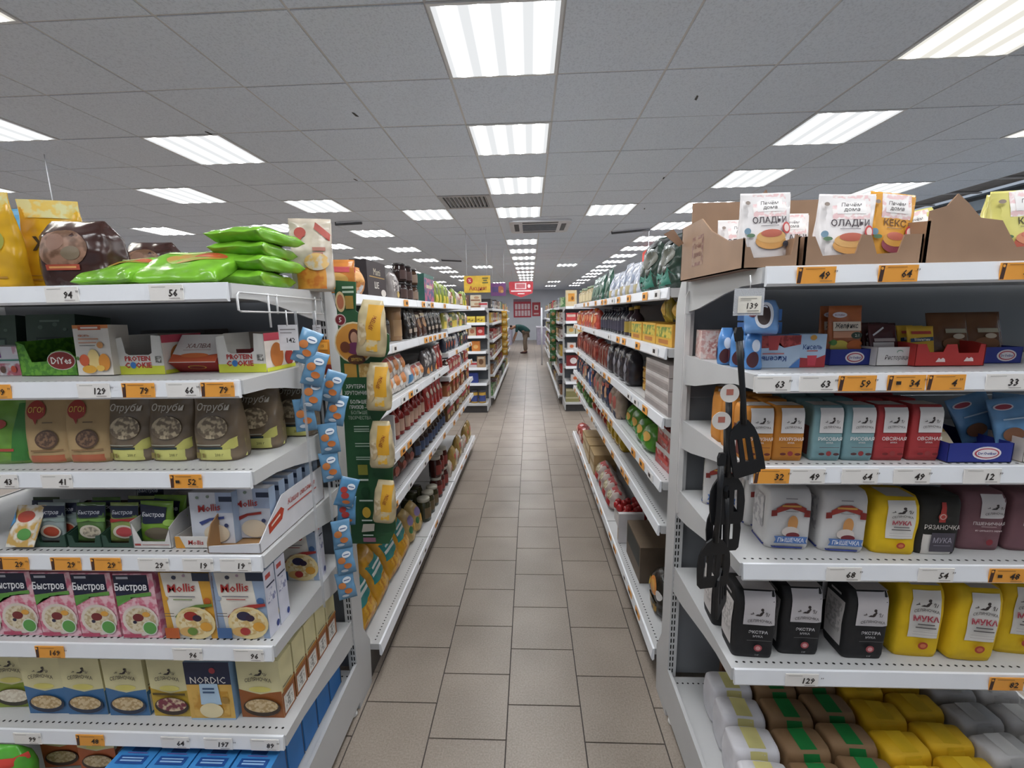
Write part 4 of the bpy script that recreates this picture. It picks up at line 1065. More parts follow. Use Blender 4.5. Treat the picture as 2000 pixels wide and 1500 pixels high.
# ================================================================== flour-side end bay
# --- top shelf: torn cartons with baking mixes
y1 = ZR[0] + .001
kr = card('9c7d64'); krd = card('8a6c56')
def torn(name, w, d, fh, bh, front, mats=(kr, krd), extra=None):
    a = G()
    a.box(-w / 2, w / 2, 0, d, 0, .003, mats[1])
    a.prism([(x * w, z) for x, z in front], 'y', 0, .004, mats[0])
    a.prism([(0, 0), (d, 0), (d, bh), (d * .62, bh * .98), (d * .45, fh + (bh - fh) * .5), (d * .2, fh * 1.1), (0, fh)], 'x', -w / 2, -w / 2 + .004, mats[0])
    a.prism([(0, 0), (d, 0), (d, bh * .8), (d * .3, fh), (0, fh)], 'x', w / 2 - .004, w / 2, mats[0])
    a.box(-w / 2, w / 2, d - .004, d, 0, bh, mats[0])
    if extra: extra(a)
    return a
def flaps(a):
    a.prism([(-.065, .14), (-.09, .185), (-.125, .17), (-.075, .12)], 'y', .41, .413, krd)
    a.prism([(.20, .255), (.235, .25), (.25, .268), (.235, .282), (.215, .27)], 'y', .425, .428, krd)
a = torn('carton', .128, .42, .07, .17, [(-.5, 0), (.5, 0), (.5, .072), (.42, .076), (.36, .03), (-.3, .024), (-.38, .05), (-.44, .05), (-.5, .072)], extra=lambda g: (g.prism([(-.065, .12), (-.10, .165), (-.13, .15), (-.08, .11)], 'y', .40, .403, krd)))
p = G(); decals(p, lambda s, t, o: (-.064 - o, .21 - s, t), .42, .17, [('r', -.27, .22, -.07, .72, foilprint('9c7d64', '7a4a3c', 60)), ('r', -.245, .28, -.095, .66, '9c7d64'), ('t', 'Печём', -.17, .56, .13, '7a4a3c', {'mw': .13}), ('t', 'дома', -.17, .40, .13, '7a4a3c', {'mw': .12})], grid=1)
Kind('open_carton', 'carton', parts=[('open_carton', a), ('side_print', p)]).put('torn brown carton with stamped side holding the first pancake mix', .565, 1.058, y1)
a = G(); a.box(-.20, .20, 0, .005, 0, .25, kr); a.prism([(.0, .25), (.05, .25), (.075, .275), (.04, .265), (.03, .285)], 'y', 0, .004, krd)
Kind('carton_flap', 'carton', parts=[('carton_flap', a)]).put('tall brown cardboard sheet standing behind the mixes', .735, 1.49, y1)
a = torn('carton', .264, .40, .07, .075, [(-.5, 0), (.5, 0), (.5, .07), (.34, .07), (.30, .03), (.12, .028), (.06, .07), (-.02, .072), (-.06, .03), (-.34, .026), (-.42, .07), (-.5, .07)])
Kind('open_carton', 'carton', parts=[('open_carton', a)]).put('torn brown carton holding pancake and orange cake mixes', .773, 1.058, y1)
a = torn('carton', .4, .40, .098, .10, [(-.5, 0), (.5, 0), (.5, .05), (.0, .036), (-.05, .065), (-.10, .095), (-.22, .102), (-.30, .135), (-.36, .155), (-.41, .13), (-.5, .12)])
Kind('open_carton', 'carton', parts=[('open_carton', a)]).put('wide brown carton with torn edge holding yellow cake mixes', 1.112, 1.058, y1)
dots = foilprint('e8c4c4', 'f1ebe8', 70)
def mix(base, word, colw, pic, pic2, low=None, wid=.125):
    it = [('r', -.5, .0, .5, .97, 'eee9e8' if low is None else low), ('r', -.26, .62, .38, .98, dots), ('r', -.18, .70, .3, .9, 'f2eeec'), ('t', 'Печём', .06, .84, .08, '3a3030', {'mw': .36, 'sh': .15, 'b': 0}), ('t', 'дома', .06, .755, .08, '3a3030', {'mw': .3, 'sh': .15, 'b': 0}),
          ('t', word, .04, .56, .13, colw, {'mw': .66, 'b': .012}), ('r', -.14, .475, .2, .483, '5a5050'), ('e', .06, .24, .3, .12, pic), ('e', .06, .31, .28, .1, pic2), ('e', .06, .36, .2, .06, 'c8705c'), ('e', .36, .44, .09, .09, 'c84a48'), ('e', .36, .44, .06, .06, 'f0d8d0'), ('e', -.4, .40, .06, .05, '6c8ca0'), ('e', -.34, .33, .08, .03, '5c7c5c'), ('e', .34, .2, .06, .045, '3a3a44'), ('e', -.38, .84, .05, .03, '8a7a70')]
    return Kind('baking_mix', 'baking mix', Loft(wid, .045, .165, film('eae5e4') if low is None else film(low), 'pouch', 3.5, 14, 30, wr=.005, seed=len(word) + 3), {'F': it})
ol = mix('', 'ОЛАДЬИ', '3a2c34', 'd8a05c', 'e0b070'); ko = mix('', 'КЕКС', '6a4418', '9a4c58', 'd8a04c', 'e0a03c', .11); ky = mix('', 'КЕКС', '3c3418', 'c0604c', 'd8906c', 'd8d078', .14)
ol.put('white pancake mix bag standing in the stamped carton', .578, 1.10, y1 + .028, rx=-.05, sc=.95)
ol.put('white pancake mix bag tucked behind the first', .566, 1.21, y1 + .006, rx=-.06, rz=0, sc=.84)
ol.put('white pancake mix bag leaning in the second carton', .755, 1.09, y1 + .01, rx=-.06, rz=-.1, ry=.06)
ol.put('white pancake mix bag behind, between the two front ones', .69, 1.19, y1 + .005, rx=-.06, rz=.1, sc=.9)
ko.put('orange cake mix bag with muffin picture', .862, 1.10, y1 + .012, rx=-.05, ry=.12)
ky.put('yellow cake mix bag at the frame edge', 1.165, 1.085, y1 + .006, rx=-.05, rz=-.1)
ky.put('yellow cake mix bag leaning deep in the wide carton', 1.07, 1.24, y1 + .006, rx=-.1, ry=-.2, sc=.95)
ky.put('yellow cake mix bag beyond the frame-edge one', 1.22, 1.17, y1 + .01, rx=-.1, ry=.15)

# --- shelf 2
y2 = ZR[1] + .001
kis = Kind('jelly_brick', 'jelly drink', Box(.14, .06, .086, card('8fb2d8'), card('5c94cc'), card('7fa8d4')), {'F': [('r', -.5, 0, .5, 1, 'b9cde4'), ('p', [(-.5, 1), (.5, 1), (.5, .72), (.2, .62), (.1, .8), (-.1, .62), (-.5, .6)], foilprint('8c2c2c', 'b84a44', 60)), ('p', [(-.12, 1), (.12, 1), (.08, .55), (-.08, .55)], 'c04a4a'), ('t', 'Кисель', .02, .28, .22, '2c4a8c', {'mw': .5, 'rot': PI}), ('r', -.2, .42, .2, .46, 'c87a7a'), ('p', [(-.5, 0), (-.3, 0), (-.5, .3)], '6f9fd0'), ('p', [(.5, 0), (.3, 0), (.5, .3)], '4f7fc0')]})
kis.put('blue jelly-drink brick lying upside down with berries', .648, 1.165, y2)
ki2 = Kind('jelly_brick', 'jelly drink', Box(.07, .05, .088, card('a8c4e0'), card('5c94cc')), {'F': [('r', -.5, 0, .5, 1, 'b4cbe4'), ('t', 'Кисель', 0, .62, .2, '2c4a8c', {'mw': .7}), ('r', -.2, .48, .2, .52, 'c87a7a'), ('p', [(-.5, 0), (.5, 0), (.5, .38), (.2, .28), (-.2, .28), (-.5, .3)], 'b03a40'), ('p', [(-.14, .05), (.14, .05), (.18, .36), (-.18, .36)], 'd04858'), ('e', 0, .9, .12, .08, 'd8a04c')]})
ki2.put('blue jelly-drink brick standing upright beside the lying one', .751, 1.168, y2)
kb3 = Kind('jelly_brick', 'jelly drink', Box(.09, .06, .03, card('3f74b8'), card('3f74b8')), {'F': [('r', -.3, .2, .4, .8, 'e0e2ea'), ('r', -.2, .4, .3, .6, '5a5c70')]})
kb3.put('small blue jelly brick with white label, topmost', .63, 1.19, y2 + .125, rz=-.1)
kb3.put('small blue jelly brick with white label under the topmost', .635, 1.19, y2 + .09)
pc = Kind('storage_carton', 'carton', Box(.09, .1, .09, foilprint('d8a8a0', 'ecdcd6', 60)), {'F': [('r', -.3, .2, .3, .7, foilprint('ecdcd6', 'c88a84', 90))]})
pc.put('pink speckled carton at the back by the upright', .595, 1.39, y2, rz=-.2)
nb = Kind('candy_bag', 'candy bag', Loft(.04, .045, .105, film('5c94d4'), 'sack', 2.5, 12, 20, wr=.008, seed=70, freq=24), {'F': [('e', 0, .25, .34, .2, '4a2028'), ('e', .1, .6, .25, .15, 'd8e0ee')], 'L': [('e', 0, .3, .3, .2, '5a2030')]})
for k, (x, y, z, t) in enumerate(((.555, 1.235, 0, 'farthest of three in a row'), (.568, 1.185, 0, 'middle of three in a row'), (.580, 1.13, 0, 'nearest of three in a row'))):
    nb.put(f'blue candy bag with dark berries, {t}', x, y, y2 + z, rz=-.4, group='blue candy bags')
nb2 = Kind('candy_bag', 'candy bag', Loft(.075, .05, .085, film('6f9cd4'), 'sack', 2.5, 12, 22, wr=.009, seed=74, freq=20), {'F': [('e', .1, .5, .3, .4, 'dfe4ee'), ('e', .1, .5, .22, .3, '3a2a28'), ('e', -.25, .6, .16, .16, '6a2430')]})
nb2.put('blue candy bag with chocolate oval under the 139 tag', .575, 1.10, y2 + .09, rz=-.5, rx=-.2)
bt = card('28358c')
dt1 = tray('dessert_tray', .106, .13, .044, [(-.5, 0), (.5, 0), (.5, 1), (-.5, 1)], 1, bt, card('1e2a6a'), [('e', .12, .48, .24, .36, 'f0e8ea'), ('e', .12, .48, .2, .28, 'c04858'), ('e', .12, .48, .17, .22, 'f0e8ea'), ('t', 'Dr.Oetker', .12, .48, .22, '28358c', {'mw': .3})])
dt1.put('navy display tray with oval logo under the orange pouch', .874, 1.20, y2)
jel = Kind('pectin_pouch', 'dessert pouch', Loft(.09, .022, .158, film('b8683c'), 'pouch', 4, 12, 24, wr=.003, seed=80), {'F': [('e', -.18, .84, .22, .05, 'e8e0e4'), ('t', 'Dr.Oetker', -.18, .84, .04, '8a3c3c', {'mw': .3}), ('r', -.4, .56, .44, .72, 'e8d8c4'), ('t', 'Желфикс', 0, .64, .12, '2c2420', {'mw': .7, 'sh': .2}), ('r', -.4, .44, .4, .55, 'd89a78'), ('e', .3, .48, .17, .06, '3c4a3c'), ('t', '2:1', .3, .48, .07, 'e0e0d0', {}), ('e', -.2, .28, .28, .12, 'd8c04c'), ('e', .25, .3, .25, .1, 'c8682c'), ('e', -.4, .36, .1, .05, '5a8a3c')]})
jel.put('orange pectin pouch standing in the navy tray', .872, 1.215, y2 + .003, rx=-.06)
jel.put('orange pectin pouch second in the navy tray', .878, 1.26, y2 + .003, rx=-.06)
rt_ = tray('dessert_tray', .098, .13, .05, [(-.5, 0), (.5, 0), (.5, 1), (-.5, 1)], 1, card('e2dedc'), card('c8c4c0'), [('t', 'Ресторация', .08, .42, .34, '3a3434', {'mw': .72, 'sh': .25, 'b': 0}), ('e', .1, .74, .08, .1, '6a9a7a'), ('e', .1, .72, .07, .08, 'e2dedc')])
rt_.put('white display tray with script lettering and dark sachets', .976, 1.178, y2)
ds = Kind('gelatin_sachet', 'sachet', Loft(.075, .012, .11, film('4a2428'), 'pillow', 4, 8, 18, wr=.002, seed=82), {'F': [('r', -.4, .1, .3, .5, 'd8d0cc'), ('r', -.36, .52, .34, .6, 'b8a8a4'), ('p', [(-.4, .7), (.0, .9), (.02, .86), (-.38, .66)], 'd8d4d4')]})
for k in range(3): ds.put(f'dark maroon gelatin sachet in the white tray, {ordn[k]} from the front', .972 + .004 * k, 1.20 + .03 * k, y2 + .004, rx=-.25, group='maroon sachets')
red = card('b8322e')
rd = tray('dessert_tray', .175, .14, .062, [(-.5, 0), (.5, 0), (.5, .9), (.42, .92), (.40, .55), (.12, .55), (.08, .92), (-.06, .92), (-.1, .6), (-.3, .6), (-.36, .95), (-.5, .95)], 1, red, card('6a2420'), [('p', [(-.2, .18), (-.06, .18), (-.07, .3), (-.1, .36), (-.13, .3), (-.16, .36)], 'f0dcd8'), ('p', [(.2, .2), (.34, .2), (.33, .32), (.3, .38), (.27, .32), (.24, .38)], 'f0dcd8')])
rd.put('red two-bay display tray with vanilla sachets', 1.097, 1.158, y2)
vs_ = Kind('vanilla_sachet', 'sachet', Loft(.07, .01, .1, paper('e0b43c'), 'pillow', 4, 8, 18, seed=83), {'F': [('r', -.36, .78, .36, .86, 'b8443a'), ('p', [(-.42, .56), (.42, .6), (.42, .7), (-.42, .66)], '2c4a6c'), ('t', 'Ванилин', 0, .635, .1, 'f0ecd8', {'mw': .66}), ('p', [(-.3, .2), (.3, .2), (.1, .45), (-.2, .45)], 'e8dca0')]})
for k in range(3): vs_.put(f'yellow vanilla sachet in the red tray, {ordn[k]} from the front', 1.052 + .003 * k, 1.182 + .035 * k, y2 + .004, rx=-.2, group='vanilla sachets')
dt1.put('navy display tray with oval logo at the frame edge', 1.275, 1.205, y2)
br_s = Kind('cocoa_sachet', 'sachet', Loft(.1, .014, .12, film('6a4428'), 'pillow', 4, 8, 18, wr=.002, seed=84), {'F': [('r', -.1, .5, .4, .6, 'a8a088'), ('e', .1, .25, .3, .14, '8a5a34'), ('e', .2, .42, .14, .06, 'c8b8a0')]})
for k, (x, y) in enumerate(((1.16, 1.22), (1.20, 1.26), (1.25, 1.225), (1.29, 1.26))):
    br_s.put(f'brown cocoa sachet leaning behind the trays, {ordn[k]} toward the frame edge', x, y, y2 + .02, rx=-.3, rz=-.1, group='cocoa sachets')

# --- shelf 3: small flour packs
y3 = ZR[2] + .001
def flour_small(col, dark, word, pat):
    return Kind('flour_pack', 'flour pack', Loft(.073, .07, .142, paper(col), 'brick', 12, 12, 40, wr=.0012, seed=len(word)), {
        'F': [('r', -.30, .52, .46, .97, 'e2dedc')] + emblem(.08, .70, 1.1) + [('t', 'СЕЛЯНОЧКА', .08, .64, .05, '4a4444', {'mw': .56, 'arc': .02}), ('t', word, .04, .42, .085, 'ece6e2', {'mw': .8}), ('t', 'МУКА', .04, .35, .04, 'ece6e2', {'mw': .3}), ('e', .04, .15, .09, .045, '9a3a3a'), ('e', -.2, .14, .1, .025, dark), ('e', .28, .14, .1, .025, dark), ('r', -.3, .26, .36, .268, dark)],
        'L': [('r', -.32, .08, .32, .62, dark), ('r', -.3, .1, -.02, .3, 'dcd8d4')],
        'T': [('r', -.42, .2, .42, .85, 'd8d4d2')]})
fc, fr_, fo = flour_small('c98330', '6a2c24', 'КУКУРУЗНАЯ', 0), flour_small('7fa3a8', '5a3434', 'РИСОВАЯ', 0), flour_small('b03a3c', '7c2426', 'ОВСЯНАЯ', 0)
for kd, x, t in ((fc, .581, 'orange corn flour pack half behind the black turner'), (fc, .657, 'orange corn flour pack beside the teal packs'), (fr_, .752, 'teal rice flour pack showing its side'), (fr_, .831, 'teal rice flour pack facing straight out'), (fo, .908, 'red oat flour pack beside the teal packs'), (fo, .993, 'red oat flour pack beside the blue open box')):
    kd.put(t, x, 1.078, y3, rz=-.06)
    for r in (1, 2): kd.put(t.split(' pack')[0] + f' pack, row {["","second","third"][r]}, behind the one ' + {'orange corn flour pack half behind the black turner': 'by the turner', 'orange corn flour pack beside the teal packs': 'next to teal', 'teal rice flour pack showing its side': 'showing its side', 'teal rice flour pack facing straight out': 'facing out', 'red oat flour pack beside the teal packs': 'next to teal', 'red oat flour pack beside the blue open box': 'by the blue box'}[t], x + .004 * r, 1.078 + .078 * r, y3, rz=-.04, full=False)
fc.put('orange corn flour pack alone at the back by the upright', .615, 1.35, y3, rz=-.7)
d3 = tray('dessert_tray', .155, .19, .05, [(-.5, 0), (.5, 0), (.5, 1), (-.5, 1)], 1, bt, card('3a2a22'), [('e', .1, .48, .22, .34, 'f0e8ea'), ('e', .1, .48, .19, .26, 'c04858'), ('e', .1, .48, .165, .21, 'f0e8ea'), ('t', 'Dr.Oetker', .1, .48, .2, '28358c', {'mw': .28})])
d3.put('navy open box with oval logo on the small flour shelf', 1.113, 1.062, y3)
fl = Kind('sugar_sachet', 'sachet', Loft(.06, .012, .1, paper('c8a050'), 'pillow', 4, 8, 18, seed=90), {'F': [('r', -.4, .1, .4, .6, 'd8c8a8')]})
for k in range(2): fl.put(f'tan sachet lying slanted in the navy open box, {["front", "rear"][k]}', 1.075 + .01 * k, 1.09 + .06 * k, y3 + .006, rx=-.7, rz=.2)
wb = tray('dessert_tray', .1, .15, .06, [(-.5, 0), (.5, 0), (.5, .9), (.1, 1), (-.3, .8), (-.5, 1)], 1, card('e0d6cc'), card('b8a890'), [('e', .1, .5, .3, .25, 'd8a880')])
wb.put('white torn tray at the frame edge holding blue pouches', 1.265, 1.062, y3)
bp_ = Kind('pudding_pouch', 'dessert pouch', Loft(.105, .016, .125, film('6f9fcc'), 'pillow', 4, 8, 20, wr=.003, seed=91), {'F': [('e', -.2, .82, .22, .07, 'e4e0ea'), ('e', -.2, .82, .18, .05, 'b04858'), ('r', -.3, .55, .4, .58, 'c0d8ec'), ('e', -.1, .25, .25, .14, '8a5c40')]})
for k, (x, y, ry) in enumerate(((1.235, 1.085, -.12), (1.205, 1.14, -.3), (1.27, 1.13, .1))):
    bp_.put(f'light blue pudding pouch leaning out of the white torn tray, {ordn[k]}', x, y, y3 + .03, rx=-.25, ry=ry, group='pudding pouches')

# --- shelf 4: two-kilo flours
y4 = ZR[3] + .001
pw = Kind('flour_bag', 'flour bag', Loft(.112, .10, .168, paper('d9d6d4'), 'brick', 8, 14, 40, wr=.003, seed=5), {
    'F': [('r', -.5, .02, .5, .05, '3a4a9a'), ('r', -.12, .86, .14, .875, '9a9496'), ('p', [(-.32, .62), (-.12, .70), (.1, .71), (.34, .64), (.34, .72), (.1, .80), (-.12, .79), (-.32, .70)], 'a83c30'), ('p', [(-.42, .56), (-.3, .58), (-.3, .68), (-.42, .66)], '8a2c26'), ('p', [(.3, .58), (.44, .57), (.44, .68), (.3, .70)], '8a2c26'), ('r', -.2, .735, .22, .765, 'd8a04c'), ('r', -.12, .66, .16, .668, '7a7a7c'),
          ('e', .06, .46, .12, .14, 'd89a5c'), ('e', .02, .32, .2, .09, 'e0d4cc'), ('e', .08, .26, .16, .05, '7c2c34'), ('p', [(-.34, .12), (.42, .12), (.38, .17), (.42, .24), (-.34, .24), (-.3, .18)], '5a7cb8'), ('t', 'ПЫШЕЧКА', .04, .18, .10, 'eceef4', {'mw': .6, 'sh': .1})],
    'L': [('r', -.35, .3, .3, .85, foilprint('d9d6d4', 'aaa6a8', 50)), ('r', -.5, .02, .5, .05, '3a4a9a')]})
pw.put('white flour bag with red ribbon beside the black turners', .695, 1.105, y4, rz=-.1)
pw.put('white flour bag with red ribbon beside the yellow flour', .83, 1.092, y4, rz=-.12)
pw.put('white flour bag with red ribbon behind the turners, second row', .70, 1.225, y4, rz=-.1)
pw.put('white flour bag with red ribbon in the second row beside yellow', .835, 1.215, y4, rz=-.1)
pw.put('white flour bag standing back by the upright', .625, 1.36, y4, rz=-.5)
def muka(w, h, seed):
    return Kind('flour_bag', 'flour bag', Loft(w, .10, h, paper('e8bf12'), 'brick', 7, 14, 40, wr=.005, seed=seed), {
        'F': [('r', -.26, .3, .36, .95, 'e0dcd6')] + emblem(.05, .74, 1.1) + [('t', 'СЕЛЯНОЧКА', .05, .70, .05, '3a3434', {'mw': .5, 'arc': .025}), ('t', 'МУКА', .05, .585, .10, 'b03a4c', {'mw': .52, 'b': .03}), ('r', -.12, .5, .22, .515, '5a5454'), ('r', -.16, .455, .26, .47, '5a5454'), ('r', -.2, .40, .3, .405, 'b0a8a4'), ('r', -.2, .36, .3, .365, 'b0a8a4'), ('e', .06, .2, .1, .055, 'b8442c'), ('e', .06, .2, .06, .03, 'd87a4c')],
        'T': [('r', -.26, .1, .36, .7, 'd8d4cc')]})
my4 = muka(.108, .158, 8); my5 = muka(.116, .212, 9)
my4.put('yellow flour bag between white flour and black rye flour', .957, 1.082, y4, rz=-.1)
my4.put('yellow flour bag behind the front yellow one', .962, 1.2, y4, rz=-.05)
rz_ = Kind('flour_bag', 'flour bag', Loft(.104, .09, .158, paper('26241f'), 'brick', 7, 14, 40, wr=.002, seed=11), {'F': [('r', -.5, .0, .5, .36, 'dcd6d0'), ('p', [(-.06, .58), (.1, .58), (.08, .92), (-.02, .92)], 'b03a34'), ('e', .02, .68, .1, .065, 'c04a40'), ('e', .02, .68, .075, .048, 'e0c8c0'), ('e', .02, .68, .055, .035, 'c04a40'), ('t', 'РЯЗАНОЧКА', .04, .50, .11, 'e4dcd4', {'mw': .84, 'b': 0}), ('r', -.2, .06, .36, .40, '4c4650'), ('t', 'МУКА', .08, .27, .13, 'b8b0bc', {'mw': .44, 'b': .0}), ('r', -.12, .17, .28, .18, '8a8490')]})
rz_.put('black and white rye flour bag with red strip', 1.066, 1.084, y4, rz=-.06)
ps_ = Kind('flour_bag', 'flour bag', Loft(.105, .09, .16, paper('7d565c'), 'brick', 7, 14, 40, wr=.002, seed=12), {'F': [('r', -.12, .58, .48, .98, 'dcd6d4')] + emblem(.18, .74, .9) + [('t', 'СЕЛЯНОЧКА', .18, .68, .05, '4a4444', {'mw': .46, 'arc': .02}), ('t', 'ПШЕНИЧНАЯ', .08, .50, .075, 'e0d4d2', {'mw': .78}), ('r', -.1, .44, .24, .45, 'c8b0b0'), ('t', 'из цельного зерна', .08, .37, .045, 'd8c4c4', {'mw': .74}), ('e', .14, .17, .08, .055, '8c2c34')]})
ps_.put('mauve wheat flour bag beside the black rye flour', 1.197, 1.105, y4, rz=-.06)
ps_.put('mauve wheat flour bag cut by the frame edge', 1.318, 1.10, y4, rz=-.06)

# --- shelf 5: black and yellow flour
y5 = ZR[4] + .001
bx_ = Kind('flour_bag', 'flour bag', Loft(.108, .095, .203, paper('1d1c1e'), 'brick', 9, 14, 40, wr=.003, seed=14), {
    'F': [('r', -.3, .52, .46, .985, 'cfcacc')] + emblem(.08, .66, 1.1) + [('t', 'СЕЛЯНОЧКА', .08, .60, .05, '3a3638', {'mw': .58, 'arc': .02}), ('t', 'ЭКСТРА', .06, .43, .06, 'd8d6d8', {'mw': .52, 'b': .02}), ('t', 'МУКА', .06, .365, .045, 'c8c6c8', {'mw': .36}), ('r', -.2, .30, .4, .306, '6a6868'), ('e', .08, .19, .1, .05, 'a84a50'), ('e', .08, .19, .06, .03, 'd8a0a0'), ('t', '2 кг', .06, .09, .03, 'b8b8b8', {})],
    'L': [('r', -.36, .14, .36, .8, 'cfcac8'), ('r', -.3, .3, .3, .74, foilprint('cfcac8', 'a8a4a2', 90)), ('r', -.2, .86, .2, .89, 'b8b4b4')], 'T': [('r', -.3, .1, .46, .7, 'c4c0c2')]})
bx_.put('black premium flour bag at the shelf end under the turners', .609, 1.072, y5, rz=-.08)
bx_.put('black premium flour bag second in the end column', .604, 1.19, y5, rz=-.08)
bx_.put('black premium flour bag in the middle of three', .742, 1.085, y5, rz=-.04)
bx_.put('black premium flour bag beside the yellow flour', .908, 1.074, y5, rz=-.03)
bx_.put('black premium flour bag behind the one beside yellow', .885, 1.185, y5, rz=.1)
my5.put('yellow flour bag next to the black flour', 1.058, 1.085, y5, rz=-.06)
my5.put('yellow flour bag leaning in the middle of the yellow three', 1.192, 1.072, y5 + .002, rz=-.02, ry=.03)
my5.put('yellow flour bag cut by the frame edge', 1.345, 1.10, y5, rz=-.1)
my5.put('yellow flour bag in shadow behind the first yellow one', 1.062, 1.2, y5, rz=-.04)

# --- base deck: packed flour bags seen from above
def lowbag(c, stripe, seed, h=.135):
    return Kind('flour_bag', 'flour bag', Loft(.136, .092, h, paper(c), 'brick', 7, 12, 36, wr=.007, seed=seed, freq=14), {'T': [('r', -.16, .0 + .14, .2, .86, stripe)], 'F': [('r', -.16, .0, .2, .97, stripe)]})
lwh, lbr, lye, lw2 = lowbag('d6d4d8', 'd8cf8c', 31), lowbag('8a6c4c', '1e7a3c', 32), lowbag('d8ab14', 'dcb424', 33), lowbag('bdbab8', 'c8c6c4', 34)
rows = ['front', 'second', 'third', 'fourth', 'back']
for kd, cs, nm in ((lwh, [(.650, 0)], 'white flour bag with pale yellow band'), (lbr, [(.800, .0), (.945, .02)], 'brown flour bag with green band'), (lye, [(1.09, .0), (1.235, .03)], 'yellow flour bag'), (lw2, [(1.385, .0), (1.53, .0)], 'grey-white flour bag')):
    for ci, (x, dy) in enumerate(cs):
        for r in range(4):
            kd.put(f'{nm} on the base deck, {rows[r]} of {"its column" if len(cs) == 1 else ["the first column", "the second column"][ci]}', x + .012 * r, .985 + dy + .104 * r, BASE + .001, rz=random.uniform(-.08, .08), group=nm + 's packed on the base deck')
wood = Kind('wood_panel', 'panel', Box(.16, .02, .2, M('6a4630', rough=.6))); wood.put('brown board standing against the back under the black flour', .80, 1.46, BASE + .001, sc=(1, 1, .9))

# --- turners hanging in a chain, and their tags
blk = M('17181b', rough=.42, var=.05)
def turner(style):
    a = G()
    a.tube([(0, 0, 0), (0, -.002, -.06), (0, -.004, -.14), (0, 0, -.20)], [.008, .0072, .0066, .0085], blk, 10)
    a.prism([(-.008, .0), (.008, .0), (.010, .02), (.006, .032), (-.006, .032), (-.010, .02)], 'y', -.004, .004, blk)
    h = a
    b = G()
    # blade: shoulders, four bars with three slots between them, and a wide lower edge
    def strip(pl): b.prism(pl, 'y', -.0025, .0025, blk)
    zt, zb = -.236, -.296
    if style == 0:
        strip([(-.011, -.192), (.011, -.192), (.026, -.212), (.036, zt), (-.038, zt), (-.034, -.216), (-.022, -.202)])
        L_, R_ = [(-.038, zt), (-.040, -.262), (-.036, zb)], [(.036, zt), (.042, -.262), (.047, zb)]
        low = [(-.036, zb), (.047, zb), (.050, -.322), (.046, -.328), (-.026, -.336), (-.033, -.330)]
        xt, xbm = [-.026, -.017, -.006, .004, .014, .023], [-.022, -.013, -.001, .009, .021, .030]
    else:
        strip([(-.010, -.192), (.010, -.192), (.024, -.202), (.036, -.220), (.042, zt), (-.042, zt), (-.036, -.220), (-.024, -.202)])
        L_, R_ = [(-.042, zt), (-.045, -.266), (-.043, zb)], [(.042, zt), (.045, -.266), (.043, zb)]
        low = [(-.043, zb), (.043, zb), (.041, -.318), (.034, -.326), (-.034, -.326), (-.041, -.318)]
        xt, xbm = [-.027, -.018, -.0045, .0045, .018, .027], [-.027, -.016, -.005, .005, .016, .027]
    strip(L_ + [(xbm[0], zb), (xt[0], zt)])
    strip([(xt[1], zt), (xbm[1], zb), (xbm[2], zb), (xt[2], zt)])
    strip([(xt[3], zt), (xbm[3], zb), (xbm[4], zb), (xt[4], zt)])
    strip([(xt[5], zt), (xbm[5], zb)] + R_[::-1])
    strip(low)
    return Kind('kitchen_turner', 'turner', parts=[('kitchen_turner', b), ('handle', h)])
t0, t1 = turner(0), turner(1)
for k, (kd, x, y, z, ry, rz, t) in enumerate(((t0, .484, 1.012, 1.540, .13, .15, 'highest, tilted toward the corn flour'), (t1, .474, 1.022, 1.405, .05, .1, 'second in the hanging chain'), (t1, .480, 1.034, 1.325, .03, .1, 'third in the hanging chain'), (t1, .462, 1.012, 1.238, -.01, .2, 'fourth in the hanging chain'), (t0, .485, 1.024, 1.150, .06, .9, 'lowest in the hanging chain'))):
    kd.put(f'black slotted plastic turner, {t}', x, y, z, ry=-ry, rz=rz, group='black turners on the clip strip')
tg = G(); tg.prism([(.022 * math.cos(2 * PI * k / 24), .022 * math.sin(2 * PI * k / 24)) for k in range(24)], 'z', -.0006, .0006, M('d8d2cc'))
tp = G(); tp.box(-.008, .008, -.004, .010, .0007, .0011, M('b06a5c'))
rtag = Kind('round_tag', 'tag', parts=[('round_tag', tg), ('tag_print', tp)])
rtag.put('round white paper tag on the second turner handle', .468, 1.006, 1.418, rx=PI / 2)
rtag.put('round white paper tag on the third turner handle', .452, 1.004, 1.352, rx=PI / 2)
e = empty('hanging_tag', (.505, 1.03, 1.62), 'clear plastic holder with white 139 price card', 'price tag')
g = G(); g.box(.472, .540, 1.024, 1.0255, 1.598, 1.660, clear_film('f0f2f6', .55)); g.obj('holder', e)
g = G(); g.box(.481, .533, 1.0225, 1.0235, 1.604, 1.642, M('ebe6da', rough=.5)); g.obj('card', e)
g = G(); decals(g, lambda s, t, o: (.507 + s, 1.0225 - o, 1.604 + t), .052, .038, [('t', '139', .12, .42, .5, '332c26', {'mw': .5, 'sh': .1}), ('r', -.42, .84, .3, .88, '9a948a'), ('r', -.42, .74, .05, .77, '9a948a'), ('r', -.1, .1, .4, .14, '6a645a')], grid=1); g.obj('price_print', e)
g = G(); g.tube([(.507, 1.026, 1.655), (.510, 1.03, 1.675), (.515, 1.045, 1.69)], .0015, wire, 6); g.obj('hook', e)
g = G(); g.box(.528, .545, 1.485, 1.49, .88, 1.66, M('d8d6d4', rough=.5)); g.prism([(.524, 1.60), (.549, 1.60), (.549, 1.655), (.541, 1.675), (.532, 1.675), (.524, 1.655)], 'y', 1.483, 1.487, M('dcdad8'))
tag(g.obj('clip_strip'), 'empty white plastic clip strip hanging along the upright', 'clip strip')

